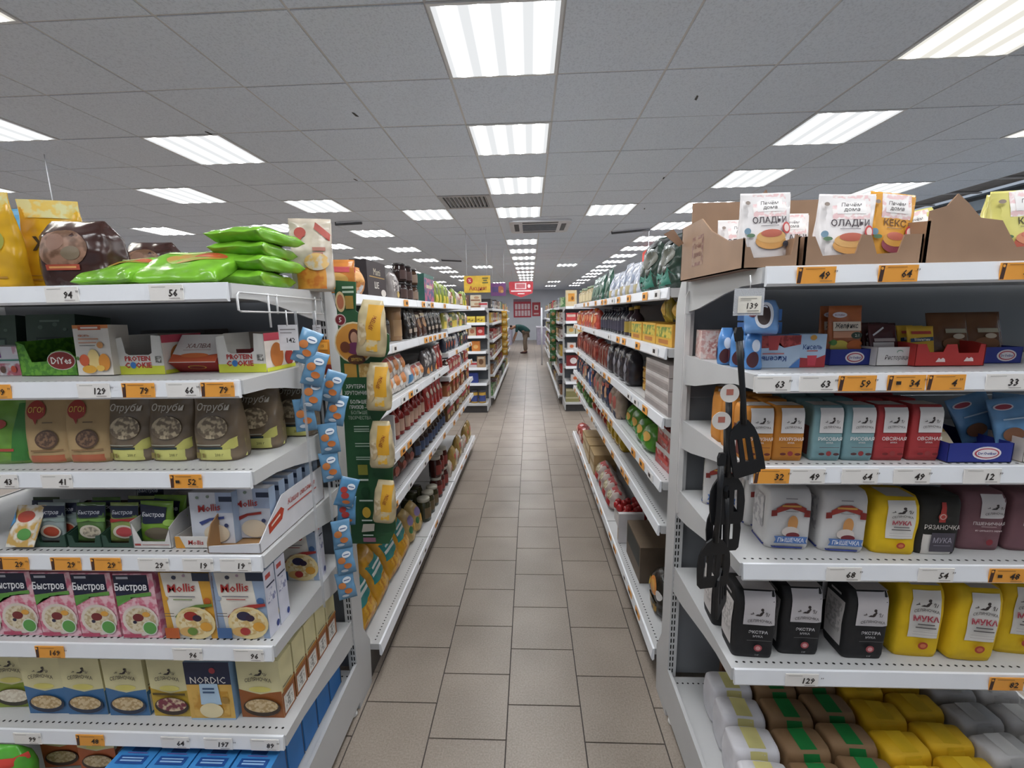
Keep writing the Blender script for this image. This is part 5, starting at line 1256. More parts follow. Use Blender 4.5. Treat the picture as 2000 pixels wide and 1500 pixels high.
# ================================================================== goods along the aisles
LF = Loft
def bagk(name, cat, w, d, h, c, items=(), prof='sack', n=3.2, wr=.008, seed=0, rings=10, seg=22, mat=None):
    return Kind(name, cat, LF(w, d, h, mat or film(c), prof, n, rings, seg, wr=wr, seed=seed, freq=15), {'F': list(items)} if items else None, grid=4)
def boxk(name, cat, w, d, h, c, items=(), side=None, left=None):
    pr = {}
    if items: pr['F'] = list(items)
    if left: pr['R'] = list(left); pr['L'] = list(left)
    return Kind(name, cat, Box(w, d, h, card(c) if isinstance(c, str) else c, card(side) if side else None), pr)
def jark(name, cat, r, h, glass, lid, label=None, n=16, neck=.82):
    a = G(); m = M(glass, rough=.12, var=.12, key='glass')
    a.lathe([(r * .9, 0), (r, .004), (r, h * .72), (r * neck, h * .84), (r * neck, h * .88)], m, n, (0, r, 0))
    b = G(); b.lathe([(r * neck * 1.06, h * .87), (r * neck * 1.08, h * .88), (r * neck * 1.08, h * .99), (r * neck, h)], M(lid, rough=.3), n, (0, r, 0))
    parts = [(name, a), ('lid', b)]
    if label:
        c = G(); vs = []; fs = []
        for k in range(11):
            t = -PI / 2 + (k / 10 - .5) * 2.4
            for z in (h * .14, h * .62): vs.append(((r + .0008) * math.cos(t), r + (r + .0008) * math.sin(t), z))
        for k in range(10): fs.append((2 * k, 2 * k + 2, 2 * k + 3, 2 * k + 1))
        c.add(vs, fs, M(label), True); parts.append(('label', c))
    return Kind(name, cat, parts=parts)
def bottlek(name, cat, r, h, glass, cap, label=None):
    a = G(); a.lathe([(r * .92, 0), (r, .005), (r, h * .58), (r * .75, h * .68), (r * .36, h * .78), (r * .34, h * .9)], M(glass, rough=.12, key='glass'), 14, (0, r, 0))
    b = G(); b.lathe([(r * .42, h * .89), (r * .42, h * .99), (r * .3, h)], M(cap, rough=.35), 12, (0, r, 0))
    parts = [(name, a), ('cap', b)]
    if label:
        c = G(); vs = []; fs = []
        for k in range(9):
            t = -PI / 2 + (k / 8 - .5) * 2.4
            for z in (h * .12, h * .5): vs.append(((r + .0008) * math.cos(t), r + (r + .0008) * math.sin(t), z))
        for k in range(8): fs.append((2 * k, 2 * k + 2, 2 * k + 3, 2 * k + 1))
        c.add(vs, fs, M(label), True); parts.append(('label', c))
    return Kind(name, cat, parts=parts)
rg = random.Random(3)
def row(side, z, y0, y1, kind, label, pitch, inset=.03, jit=.01, group=None, stack=1, sh=0, rx=0, rzj=.06, full=True, far=False):
    """a facing of one product along an aisle shelf, from y0 to y1"""
    xf, sg = (LX, 1) if side == 'L' else (RX, -1) if side == 'R' else side
    n = max(1, int(round((y1 - y0) / pitch)))
    opts = kind if isinstance(kind, list) else [(kind, label)]
    cnt_ = {}
    for k in range(n):
        kd, lb = opts[0] if len(opts) == 1 else rg.choice(opts)
        q = cnt_.get(lb, 0); cnt_[lb] = q + 1
        y = y0 + (y1 - y0) * (k + .5) / n + rg.uniform(-jit, jit) * .5
        ins = inset + rg.uniform(0, jit)
        for st in range(stack):
            t = lb + (f', {ordn[q]} from the near end' if n > 1 else '') + (f', {["bottom","second","third","top"][st]} layer' if stack > 1 else '')
            v_ = rg.uniform(.92, 1.03) if stack == 1 else 1.0
            kd.put(t, xf - sg * ins, y, z + .001 + st * sh, sc=(v_, v_, v_ * rg.uniform(.93, 1.02) if stack == 1 else 1.0), rz=sg * PI / 2 + rg.uniform(-rzj, rzj), rx=rx, group=(group or lb) if n * stack > 1 else None, full=full)

lbl = lambda c, c2: [('r', -.42, .45, .42, .78, c), ('e', 0, .28, .3, .14, c2)]
# ---- snack and jar side, near section
z = AL1
chips = bagk('noodle_bag', 'snack bag', .24, .08, .13, 'd98a3c', [('r', -.5, .0, .5, .36, 'e2ddd8'), ('e', .0, .62, .3, .2, 'e0a050')], 'pillow', seed=2)
row('L', z[0], 1.66, 1.92, chips, 'orange and white bag lying on the top aisle shelf', .26, .02)
silv = bagk('snack_pack', 'snack bag', .14, .06, .17, '7d92a0', [('e', 0, .6, .3, .14, 'c8d4da'), ('r', -.4, .3, .4, .4, '4a5a6a')], seed=3)
row('L', z[0], 1.70, 1.95, silv, 'silver-blue snack pack behind the orange bag', .12, .16)
marti = boxk('chocolate_box', 'candy box', .26, .08, .178, '34282a', [('t', 'Matti', 0, .72, .26, 'd8cdb8', {'mw': .8, 'b': 0}), ('r', -.4, .56, .4, .59, 'b08a4c'), ('t', 'ШЕ', -.05, .36, .24, 'e4ded6', {'mw': .8}), ('e', .3, .16, .14, .1, 'd8d0c8')], '2a2022')
row('L', z[0], 2.02, 2.28, marti, 'dark brown box with cream lettering', .26, .07, rzj=0)
swp = bagk('snack_pack', 'snack bag', .12, .05, .15, '9a9290', [('r', -.4, .3, .4, .7, foilprint('d8d0cc', '4a3c3c', 60)), ('e', .1, .2, .25, .12, 'c8a85c')], seed=5)
row('L', z[0], 2.30, 2.46, swp, 'silver and black patterned pack on the top shelf', .12, .05)
dj = jark('coffee_jar', 'jar', .042, .105, '2a1c1a', '221a1a', '4a3430'); dj2 = jark('coffee_jar', 'jar', .042, .1, '4a3426', '2c2422', '8a7464')
row('L', z[0], 2.48, 2.70, dj, 'dark coffee jar stacked beside the patterned pack', .1, .03, stack=2, sh=.107, rzj=0)
row('L', z[0], 2.70, 2.82, dj2, 'brown cocoa jar on the top shelf', .1, .03, stack=2, sh=.102, rzj=0)
cbx = boxk('toy_box', 'sweets box', .3, .09, .195, '5a5a78', [('r', -.5, 0, .5, 1, foilprint('3a4a7a', 'c05a7c', 22)), ('r', -.3, .5, .3, .62, 'd8c8a8'), ('r', -.5, .86, .5, 1, '3c6a60')], '2c5a50')
row('L', z[0], 2.88, 3.18, cbx, 'colourful printed box with green side', .3, .02, rzj=0)
gy = bagk('candy_bag', 'candy bag', .12, .07, .17, '8a9a44', [('r', -.4, .0, .4, .4, 'd8c83c'), ('e', 0, .6, .3, .14, '5a6a34')], seed=7)
row('L', z[0], 3.22, 3.50, gy, 'green and yellow candy bag on the top shelf', .13, .02)
# second shelf
wsm = bagk('spice_pack', 'snack bag', .10, .05, .10, 'b8b4b0', [('e', 0, .5, .3, .25, '6a5a50'), ('r', -.4, .75, .4, .9, '50506a')], seed=9)
row('L', z[1], 1.68, 2.10, wsm, 'small white and grey pack on the second shelf', .11, .03)
dkb = bottlek('sauce_bottle', 'bottle', .035, .19, '2a2420', '3a3634', '5a5048')
row('L', z[1], 2.10, 2.32, dkb, 'dark sauce bottle beside the tan tube', .09, .06)
tube = jark('snack_tube', 'tube', .052, .21, 'b08a64', 'a88460', 'b8946c', neck=.97)
row('L', z[1], 2.36, 2.47, tube, 'tall tan cardboard tube', .11, .04)
cof = bagk('coffee_pack', 'coffee pack', .11, .07, .19, '26201e', [('e', 0, .62, .34, .16, 'c8c0b4'), ('e', 0, .62, .26, .11, '3a2c28'), ('r', -.4, .2, .4, .34, 'a89888')], 'pouch', 4, seed=11)
cof2 = bagk('coffee_pack', 'coffee pack', .11, .07, .17, '4a2c22', [('e', 0, .55, .34, .2, 'a87848'), ('r', -.4, .78, .4, .9, 'd8c8a8')], 'pouch', 4, seed=12)
row('L', z[1], 2.52, 3.48, [(cof, 'black coffee pack with pale oval'), (cof, 'black coffee pack with pale oval'), (cof2, 'brown coffee pack among the black ones')], '', .115, .03)
# third shelf: instant noodles
wbx = boxk('storage_carton', 'carton', .05, .3, .22, 'c8c6c2', None)
row('L', z[2], 1.86, 1.92, wbx, 'white carton end beside the noodle bags', .06, .05, rzj=0)
nb1 = bagk('noodle_bag', 'noodle bag', .14, .05, .12, 'd8cfc8', [('e', .1, .55, .3, .26, 'd88a4c'), ('r', -.5, .78, .3, .94, 'a84a44'), ('e', -.25, .3, .15, .14, 'f0ece6')], 'pillow', seed=13)
nb2_ = bagk('noodle_bag', 'noodle bag', .14, .05, .12, 'dcd8d8', [('r', -.4, .1, .1, .5, '4f8fc0'), ('e', .2, .6, .22, .24, 'c8683c')], 'pillow', seed=14)
row('L', z[2], 1.68, 1.86, nb2_, 'white and blue noodle bag by the display', .1, .02)
row('L', z[2], 1.96, 2.42, nb1, 'white noodle bag with orange bowl', .115, .02, stack=2, sh=.085, rx=-.2)
row('L', z[2], 2.46, 2.84, [(nb2_, 'white and blue noodle bag on the third shelf'), (nb1, 'orange-bowl noodle bag among the blue ones')], '', .13, .02, rx=-.2)
bwp = bagk('noodle_bag', 'noodle bag', .12, .06, .18, '5a5456', [('r', -.4, .4, .4, .8, foilprint('d8d4d0', '3a3438', 50)), ('e', .1, .2, .3, .13, 'd08a44')], seed=15)
row('L', z[2], 2.86, 3.22, bwp, 'black and white noodle pack with orange bowl', .12, .03)
rdp = bagk('sauce_pouch', 'pouch', .1, .06, .2, 'a02c26', [('e', 0, .6, .3, .12, 'd8c4b4')], 'pouch', 4, seed=16)
row('L', z[2], 3.24, 3.48, rdp, 'red sauce pouch at the end of the third shelf', .11, .03)
# fourth shelf
brp = bagk('snack_pack', 'snack bag', .13, .06, .12, '6a3a30', [('e', 0, .5, .3, .22, 'a85a48'), ('r', -.4, .76, .4, .9, '4a4434')], 'pillow', seed=18)
wct = boxk('storage_carton', 'carton', .02, .25, .17, 'd4d2d0')
row('L', z[3], 1.70, 2.12, brp, 'brown red snack pack in the white carton', .14, .06, rx=-.2)
row('L', z[3], 2.14, 2.17, wct, 'white carton wall beside the brown packs', .03, .03, rzj=0)
rbt = bottlek('ketchup_bottle', 'bottle', .034, .2, '8c2420', 'b03028', 'c8a490')
row('L', z[3], 2.24, 2.90, rbt, 'red ketchup bottle on the fourth shelf', .095, .05)
row('L', z[3], 2.92, 3.48, rdp, 'red sauce pouch on the fourth shelf', .12, .04)
# fifth shelf
prp = bagk('candy_bag', 'candy bag', .16, .1, .13, '7c4a78', [('e', 0, .55, .34, .26, '8aa0cc'), ('e', -.2, .3, .18, .18, 'c84a60'), ('e', .25, .4, .14, .14, 'd8c8d4')], 'round', seed=20)
row('L', z[4], 1.70, 2.10, prp, 'round purple and pink candy bag', .19, .03)
row('L', z[4], 2.14, 2.56, brp, 'brown dried fruit pack on the fifth shelf', .14, .05)
dgj = jark('pickle_jar', 'jar', .045, .13, '3a2c2c', '5a5044', '4a5a7a')
row('L', z[4], 2.6, 3.48, dgj, 'dark jar with bluish label on the fifth shelf', .1, .03)
# base
pas = bagk('pasta_bag', 'pasta bag', .19, .09, .28, 'cf9a30', [('p', [(-.5, .36), (.0, .3), (.5, .4), (.5, .74), (.1, .66), (-.5, .7)], '2c8a88'), ('r', -.32, .46, .32, .52, 'e8eeea'), ('r', -.2, .56, .36, .60, 'e8eeea'), ('r', -.5, .0, .5, .3, foilprint('d8a83c', 'b87a24', 30))], 'cushion', 4, wr=.012, seed=22, rings=14, seg=28)
for k, (y, dz, tl, rzz) in enumerate(((1.77, 0, .35, 0), (1.965, .02, .4, .05), (2.16, .0, .45, -.05), (2.355, .01, .4, .03))):
    pas.put(f'yellow pasta bag with teal band on the base deck, {ordn[k]} from the near end', LX - .05, y, .172, rz=PI / 2 + rzz, rx=-.5, group='teal and yellow pasta bags')
mxb = bagk('pasta_bag', 'pasta bag', .15, .09, .2, 'c0a468', [('e', 0, .6, .3, .16, '8a7aa8'), ('e', .2, .3, .2, .14, 'd8a844'), ('e', -.25, .35, .16, .12, '3c7a4c')], seed=24)
row('L', .172, 2.46, 2.74, mxb, 'cream and purple pasta bag on the base deck', .14, .06, rx=-.3)
pkj = jark('pickle_jar', 'jar', .05, .165, '3a3a26', 'a8a496', '6a5a40'); pkj2 = jark('pickle_jar', 'jar', .05, .165, '4a2420', 'c0bcb0', '8a3a34')
row('L', .172, 2.76, 3.12, pkj, 'green pickle jar with silver lid, front row', .105, .03)
row('L', .172, 2.76, 3.12, pkj, 'green pickle jar with silver lid, second row', .105, .15, full=False)
row('L', .172, 3.14, 3.5, pkj2, 'red vegetable jar with silver lid, front row', .105, .03, stack=2, sh=.168)
# ---- farther section
z = AL2 + [.172]
cfg = [(gy, 'green and yellow bag, farther top shelf', .14), (bagk('candy_bag', 'candy bag', .13, .06, .15, 'a8a44c', [('r', -.4, .0, .4, .45, 'd8c04c'), ('e', 0, .65, .3, .14, '6a7a3c')], seed=30), 'olive candy bag, farther second shelf', .14),
       (bagk('candy_bag', 'candy bag', .13, .06, .15, '3a3e4c', [('e', 0, .4, .3, .2, 'd8683c'), ('r', -.4, .7, .4, .86, 'd8d4cc')], seed=31), 'navy and orange bag, farther third shelf', .14),
       (bagk('candy_bag', 'candy bag', .14, .06, .14, 'b03a34', [('e', 0, .5, .3, .2, 'd8b49c')], seed=32), 'red candy bag, farther fourth shelf', .15),
       (boxk('tea_box', 'tea box', .14, .07, .13, 'a8643c', [('r', -.5, .6, .5, .85, 'c83c30'), ('e', 0, .3, .3, .18, 'd8b07c')]), 'orange tea box, farther fifth shelf', .15),
       (boxk('tea_box', 'tea box', .13, .07, .14, '7a5a34', [('r', -.5, .5, .5, .75, 'c8343c'), ('e', 0, .25, .3, .15, 'd8c07c')]), 'brown and red tea box, farther sixth shelf', .14),
       (bagk('pasta_bag', 'pasta bag', .15, .08, .22, 'a88a4c', [('r', -.5, .5, .5, .7, 'b04438'), ('e', 0, .3, .3, .13, 'd8c08c')], seed=33), 'tan pasta bag, farther base deck', .16)]
pool = [(bagk('snack_pack', 'snack bag', .12, .06, .14, 'c8bcae', [('r', -.5, .4, .5, .7, foilprint('c8bcae', 'a03c34', 30)), ('e', 0, .25, .25, .14, '6a5a3c')], seed=90), 'cream and red pack'), (bagk('snack_pack', 'snack bag', .12, .06, .15, '4a2c28', [('e', 0, .5, .3, .2, 'c89a5c'), ('r', -.4, .75, .4, .9, 'd8d0c4')], seed=91), 'dark brown pack'),
        (boxk('tea_box', 'tea box', .12, .07, .13, '3c5a3c', [('r', -.4, .5, .4, .8, 'd8c48c'), ('e', 0, .25, .25, .15, 'a84a34')]), 'green tea box'), (jark('honey_jar', 'jar', .05, .13, 'a8742c', '8a2c28', 'd8c8a8'), 'amber jar'), (bagk('snack_pack', 'snack bag', .12, .06, .14, 'b8b8c0', [('r', -.5, .3, .5, .6, foilprint('b8b8c0', '3a4a7a', 30))], seed=92), 'silver and blue pack')]
for k, (zz, (kd, lb, pt)) in enumerate(zip(z, cfg)):
    place = lb.split(', ')[1]
    pk_ = [pool[(k * 2) % 5], pool[(k * 2 + 3) % 5]]
    row('L', zz, 3.56, 4.90, [(kd, lb), (kd, lb)] + [(q, f'{t}, {place}') for q, t in pk_], '', pt, .03)

# ---- foil-bag and noodle side
z = AR
fo1 = bagk('foil_bag', 'snack bag', .26, .12, .24, '26382f', [('p', [(-.5, .02), (.5, .02), (.5, .2), (.3, .42), (.1, .2), (-.1, .42), (-.3, .2), (-.5, .4)], '2e7a68'), ('e', .1, .6, .3, .16, '4a4a3c'), ('r', -.5, .84, .5, .96, '14181a')], 'sack', wr=.02, seed=40, rings=16, seg=32)
row('R', z[0], 1.70, 2.22, fo1, 'large dark green foil bag on the top shelf', .26, .03)
slb = bagk('foil_bag', 'snack bag', .17, .07, .19, 'b4b8c4', [('r', -.5, .0, .5, .3, 'a89a70'), ('r', -.3, .45, .1, .9, foilprint('c8ccd8', '5a6a8c', 40)), ('e', .25, .5, .2, .14, '8a94a8')], 'pouch', 4, seed=42)
row('R', z[0], 2.26, 3.10, slb, 'silver and blue foil bag on the top shelf', .17, .03, rx=-.08)
grb = bagk('foil_bag', 'snack bag', .2, .09, .22, '2f5a4a', [('e', 0, .4, .35, .2, '4a6a54'), ('r', -.4, .7, .4, .8, '1e3c34')], 'pouch', 4, seed=43)
row('R', z[0], 3.16, 3.95, grb, 'green foil bag farther along the top shelf', .21, .03)
crd = jark('honey_jar', 'jar', .07, .16, 'b8a884', '8a9a7c', 'd8c8a0')
row('R', z[0], 4.0, 5.0, crd, 'cream jar at the far end of the top shelf', .2, .03)
ydp = boxk('snack_carton', 'carton', .22, .14, .09, 'd8a83c', [('r', -.45, .4, .45, .9, foilprint('d8c04c', '6a8a3c', 30)), ('r', -.3, .1, .3, .3, 'b8742c')], 'c8923a')
row('R', z[1], 1.68, 2.34, ydp, 'yellow snack carton near the upright', .24, .02, rzj=0)
yb2 = bagk('noodle_bag', 'snack bag', .12, .06, .11, 'a8983c', [('e', 0, .5, .3, .24, 'd8b04c')], 'pillow', seed=45)
row('R', z[1] + .092, 1.70, 2.0, yb2, 'yellow noodle bag on the yellow carton', .15, .06)
dbt = bottlek('oil_bottle', 'bottle', .042, .18, '22222c', '2c2a34', '3c3a4c'); ybt = bottlek('oil_bottle', 'bottle', .042, .175, '3a2c34', 'b8983c', 'a8903c')
row('R', z[1], 2.40, 2.52, ybt, 'dark bottle with yellow label on the second shelf', .1, .04)
row('R', z[1], 2.54, 3.50, [(dbt, 'dark bottle on the second shelf'), (dbt, 'dark bottle on the second shelf'), (ybt, 'yellow-capped bottle among the dark ones')], '', .1, .04)
dbl0 = bagk('candy_bag', 'candy bag', .15, .08, .165, 'c8682c', [('e', 0, .5, .3, .22, 'e0c090'), ('r', -.4, .76, .4, .9, '8a2c24')], seed=48)
rbg = bagk('candy_bag', 'candy bag', .16, .08, .17, 'b84030', [('e', 0, .5, .3, .2, 'd87a44'), ('r', -.4, .75, .4, .86, 'd8b4a0')], seed=47)
row('R', z[1], 3.54, 5.05, [(rbg, 'red candy bag on the far second shelf'), (rbg, 'red candy bag on the far second shelf'), (dbl0, 'orange candy bag on the far second shelf')], '', .17, .02)
wtr = boxk('egg_tray', 'carton', .34, .22, .05, 'b9b0ac', [('r', -.48, .7, .48, 1, 'd4cecb'), ('r', -.48, .1, .48, .5, '9a908c')], 'b0a6a2')
row('R', z[2], 1.66, 2.02, wtr, 'pale stacked carton tray on the third shelf', .36, .02, stack=4, sh=.052, rzj=.02)
amb = jark('honey_tub', 'tub', .052, .062, 'b8823a', 'c8983c', 'c8a050', neck=.95)
row('R', z[2], 2.06, 2.18, amb, 'amber honey tub in a tall stack', .12, .05, stack=3, sh=.063)
row('R', z[2], 2.20, 2.32, amb, 'amber honey tub in a short stack', .12, .07, stack=2, sh=.063)
bkb = bagk('bean_bag', 'bean bag', .17, .1, .2, '2c2a30', [('r', -.1, .1, .1, .8, '6a6870'), ('e', 0, .5, .2, .14, '8a8890')], 'round', seed=49)
row('R', z[2], 2.36, 3.06, bkb, 'black bean bag on the third shelf', .175, .02)
sbb = bagk('bean_bag', 'bean bag', .1, .09, .18, '7a3a30', [('r', -.15, .1, .15, .9, 'a89080')], 'round', seed=50)
row('R', z[2], 3.10, 3.50, sbb, 'brown striped bag on the third shelf', .11, .02)
rrb = bagk('bean_bag', 'bean bag', .18, .12, .21, '7c2a22', [('e', 0, .4, .34, .24, 'a04a34')], 'round', seed=51)
row('R', z[2], 3.54, 5.05, [(rrb, 'round red lentil bag on the third shelf'), (sbb, 'brown striped bag among the red lentils')], '', .17, .02)
rpk = boxk('noodle_pack', 'noodle pack', .2, .12, .09, film('a02c2a'), [('r', -.5, .75, .5, 1, 'c8c4c0'), ('r', -.3, .3, .3, .5, 'c84a40')], None)
row('R', z[3], 1.68, 1.94, rpk, 'red noodle brick on the fourth shelf', .26, .05, stack=2, sh=.092, rzj=.05)
gyb = bagk('rice_bag', 'rice bag', .15, .09, .13, '4f8a2c', [('e', .1, .5, .3, .2, 'd8a850'), ('e', -.2, .3, .2, .14, '3a9a3c')], 'sack', seed=53)
ylb = bagk('rice_bag', 'rice bag', .14, .08, .13, 'c0a83c', [('e', .1, .5, .3, .2, '9a8050')], 'sack', seed=54)
row('R', z[3], 1.98, 2.28, gyb, 'green vegetable-mix bag on the fourth shelf', .15, .03, rx=-.2)
row('R', z[3], 2.0, 2.3, ylb, 'yellow bag behind the green vegetable mix', .15, .15)
row('R', z[3], 2.32, 2.62, gyb, 'brown-green mix bag on the fourth shelf', .15, .06)
dbl2 = bagk('crisps_bag', 'snack bag', .15, .08, .2, 'a89484', [('e', 0, .5, .3, .22, 'b0584c'), ('r', -.5, .0, .5, .2, '26304c')], 'sack', seed=61)
dbl = bagk('crisps_bag', 'snack bag', .16, .08, .21, '26304c', [('e', 0, .5, .3, .2, 'c89a74'), ('r', -.4, .68, .4, .8, 'b85a44')], 'sack', seed=56)
row('R', z[3], 2.66, 3.66, [(dbl, 'dark blue snack bag with tan picture'), (dbl2, 'pale snack bag with red picture')], '', .155, .02)
rws0 = bagk('crisps_bag', 'snack bag', .17, .09, .19, 'c0a890', [('e', 0, .5, .3, .22, 'a8503c'), ('r', -.4, .76, .4, .88, '5a4a6a')], 'sack', seed=55)
blb = bagk('crisps_bag', 'snack bag', .2, .1, .2, '2f4f8c', [('e', 0, .5, .3, .2, 'd8d4dc')], 'sack', seed=57)
row('R', z[3], 3.7, 5.05, [(blb, 'bright blue snack bag farther on the fourth shelf'), (rws0, 'cream snack bag among the blue ones'), (dbl, 'dark blue snack bag among the bright ones')], '', .2, .02)
mrn = boxk('storage_carton', 'carton', .36, .1, .13, '4a2c2c', [('r', -.4, .3, .4, .7, '5c3a38')])
row('R', z[4], 1.7, 2.06, mrn, 'dark maroon carton deep on the fifth shelf', .36, .3, rzj=.1)
olj = jark('olive_jar', 'jar', .05, .12, '3c4a2c', '6a6a40', '5a6a3c')
row('R', z[4], 2.30, 2.55, olj, 'olive green jar on the fifth shelf', .12, .1)
ynb = bagk('pasta_bag', 'pasta bag', .14, .08, .145, 'b8962c', [('e', 0, .5, .32, .22, 'd8b83c'), ('r', -.3, .7, .3, .84, '8a7a4c')], 'sack', seed=58)
row('R', z[4], 2.58, 3.10, ynb, 'yellow pasta bag on the fifth shelf', .14, .04)
rvp = bagk('soup_pack', 'soup pack', .14, .07, .13, 'a8342c', [('e', 0, .4, .3, .24, 'd8c4a8'), ('r', -.4, .7, .4, .86, '7a8a3c')], 'pillow', seed=59)
row('R', z[4], 3.14, 3.6, rvp, 'red soup pack on the fifth shelf', .14, .03)
glf = bagk('herb_bag', 'herb bag', .165, .1, .14, '3f6a2c', [('e', 0, .5, .35, .25, foilprint('3f6a2c', '6a9a44', 40))], 'sack', wr=.018, seed=60)
row('R', z[4], 3.64, 5.05, [(glf, 'leafy green bag on the far fifth shelf'), (glf, 'leafy green bag on the far fifth shelf'), (rvp, 'red soup pack among the leafy bags')], '', .17, .02)
# base
flw = bagk('sweets_bag', 'sweets bag', .2, .14, .2, '2a2620', [('e', 0, .66, .26, .2, 'd88a3c'), ('e', 0, .66, .17, .13, 'e0a850'), ('e', .32, .6, .1, .12, 'e4e0dc'), ('e', -.34, .6, .12, .12, 'c8a83c'), ('r', -.5, .1, .5, .36, foilprint('a8802c', '3a3428', 40))], 'round', seed=62, rings=14, seg=30)
flw.put('dark sweets bag with orange flower print near the upright', RX + .06, 1.90, .172, rz=-PI / 2)
dcr = boxk('storage_carton', 'carton', .30, .24, .2, '6a5a48', [('r', -.46, .4, .46, .95, '1c241e')], '5c4e40')
row('R', .172, 2.10, 2.42, dcr, 'brown carton with dark print on the base deck', .32, .05, rzj=0)
wcr = boxk('storage_carton', 'carton', .03, .16, .2, 'cfcaca', [('r', -.4, .1, .4, .5, 'b8a890')])
row('R', .172, 2.50, 2.54, wcr, 'white carton flap on the base deck', .04, .02, rzj=0)
rct = boxk('candy_tray', 'candy tray', .26, .22, .1, 'c8c0bc', [('r', -.5, 0, .5, .8, 'd8d2ce')], 'd0cac6')
row('R', .172, 2.58, 2.86, rct, 'white candy tray on the base deck', .28, .06, rzj=0)
rcd = bagk('candy', 'candy', .045, .035, .05, 'a82c2e', None, 'round', seed=64, rings=6, seg=10)
for k in range(18):
    rcd.put(f'red wrapped candy in the white tray, {["near", "middle", "inner"][k % 3]} file, {ordn[k // 3]} along', RX + .09 + .05 * (k % 3) + rg.uniform(-.01, .01), 2.62 + .045 * (k // 3) + rg.uniform(-.01, .01), .273 + (.0 if k < 12 else .0), rz=rg.uniform(0, 6), group='red candies in the white tray')
rws = bagk('sweets_bag', 'sweets bag', .17, .14, .15, 'c8b8b0', [('r', -.5, .0, .5, .36, 'b83030'), ('e', 0, .6, .32, .2, foilprint('d8d0b8', '9a8a5c', 40)), ('r', -.5, .84, .5, 1, 'b03434')], 'sack', seed=66)
row('R', .172, 2.92, 3.6, rws, 'red and white sweets bag on the base deck', .17, .03, rx=-.2)
tcr = boxk('flat_carton', 'carton', .26, .2, .09, 'b09468', [('r', -.45, .2, .45, .8, 'd8c49c')])
row('R', .172, 3.64, 4.5, tcr, 'tan flat carton on the base deck', .28, .03, stack=2, sh=.092, rzj=.02)
rfl = bagk('sweets_bag', 'sweets bag', .2, .16, .13, 'a84038', [('e', 0, .5, .34, .26, 'd8b0a0')], 'sack', seed=67)
row('R', .172, 4.54, 5.05, rfl, 'pinkish red sweets bag at the far end of the base', .2, .03)

# ================================================================== the far part of the hall
def shelf_line(y, z, items):
    """(kind, label, x) goods standing on a distant end-bay shelf"""
    for kd, lb, x in items: kd.put(lb, x, y, z + .001)
fb = lambda w, h, c, it=(), side=None, d=.1: boxk('goods_box', 'box', w, d, h, c, it, side)
crb2 = fb(.165, .10, 'cdbfa4', [('r', -.45, .1, .45, .3, '8a5a40'), ('e', .1, .6, .25, .2, 'b08a6c')]); dkb2 = fb(.15, .10, '6a4a40', [('e', 0, .5, .3, .25, 'b89a84')])
yl = fb(.13, .10, 'd8b83c', [('r', -.45, .2, .45, .6, foilprint('d8b83c', '6a5a2c', 30)), ('r', -.45, .7, .45, .95, 'e0cc5c')]); yl2 = fb(.12, .13, 'd0a84c', [('e', 0, .5, .3, .25, 'e8d8a8')])
cr2 = fb(.12, .14, 'c8ac8c', [('e', 0, .5, .3, .25, 'a8644c')]); rd2 = fb(.12, .14, 'b03430', [('e', 0, .5, .3, .2, 'd8a49c')])
or2 = fb(.13, .16, 'd0803a', [('e', 0, .45, .3, .2, 'e0b06c')]); bl2 = fb(.24, .16, '2c3c84', [('r', -.4, .3, .1, .6, '9aa4d0')]); wr2 = fb(.14, .09, 'c8bcbc', [('r', -.5, .5, .5, .8, 'b8343c')]); br2 = fb(.13, .18, 'b09070', [('e', 0, .5, .3, .25, '6a4a34'), ('r', -.4, .8, .4, .92, 'd8d0c0')])
cn = jark('snack_can', 'can', .06, .21, 'c8a04c', '3a3a48', '3c4a84', neck=.97)
shelf_line(6.87, ZG[0], [(crb2, 'cream box under the yellow sale sign, lower', -.86), (dkb2, 'brown box under the yellow sale sign, lower', -1.04), (wr2, 'white and red box at the end of the far top shelf', -.745)])
crb2.put('cream box under the yellow sale sign, upper', -.86, 6.87, ZG[0] + .102); dkb2.put('brown box under the yellow sale sign, upper', -1.04, 6.87, ZG[0] + .102)
shelf_line(6.87, ZG[1], [(yl, f'yellow carton on the far shelf under the sale sign, {n}', x) for n, x in (('first', -1.09), ('middle', -.94), ('last', -.79))])
shelf_line(6.87, ZG[2], [(yl2, 'yellow box on the far third shelf', -1.07), (cr2, 'tan box on the far third shelf', -.93), (rd2, 'red box on the far third shelf', -.80)])
shelf_line(6.87, ZG[3], [(yl2, 'yellow box on the far fourth shelf', -1.06), (or2, 'orange box on the far fourth shelf', -.88)])
shelf_line(6.87, ZG[4], [(rd2, 'red box on the far fifth shelf', -1.08), (wr2, 'white and red box on the far fifth shelf', -.94), (br2, 'tan and brown box on the far fifth shelf', -.80)])
shelf_line(6.87, ZG[5], [(bl2, 'blue carton on the far sixth shelf', -.98)])
shelf_line(6.86, .15, [(cn, f'yellow snack can on the far base shelf, {n}', x) for n, x in (('first', -1.06), ('middle', -.93), ('last', -.80))])
crm = fb(.17, .25, 'd8c39c', [('r', -.3, .3, .3, .8, 'd8953c'), ('e', .1, .5, .12, .12, '8a5a2c')]); prb = fb(.15, .13, 'c4494a', [('r', -.45, .5, .45, .8, 'd8bcb0')])
crc = fb(.13, .13, 'b8b49a', [('e', 0, .5, .3, .25, 'c89a50')]); dr2 = fb(.22, .17, '7c2226', [('e', 0, .5, .25, .3, 'd8d0d0')]); wt2 = fb(.13, .11, 'c8c0bc', [('e', 0, .5, .25, .25, 'c8683c')]); ol2 = fb(.22, .08, '8a8458', [('r', -.5, .7, .5, 1, 'b8b090')]); pk2 = fb(.14, .12, 'c46a78', [('r', -.4, .3, .4, .6, 'e0c0c4')])
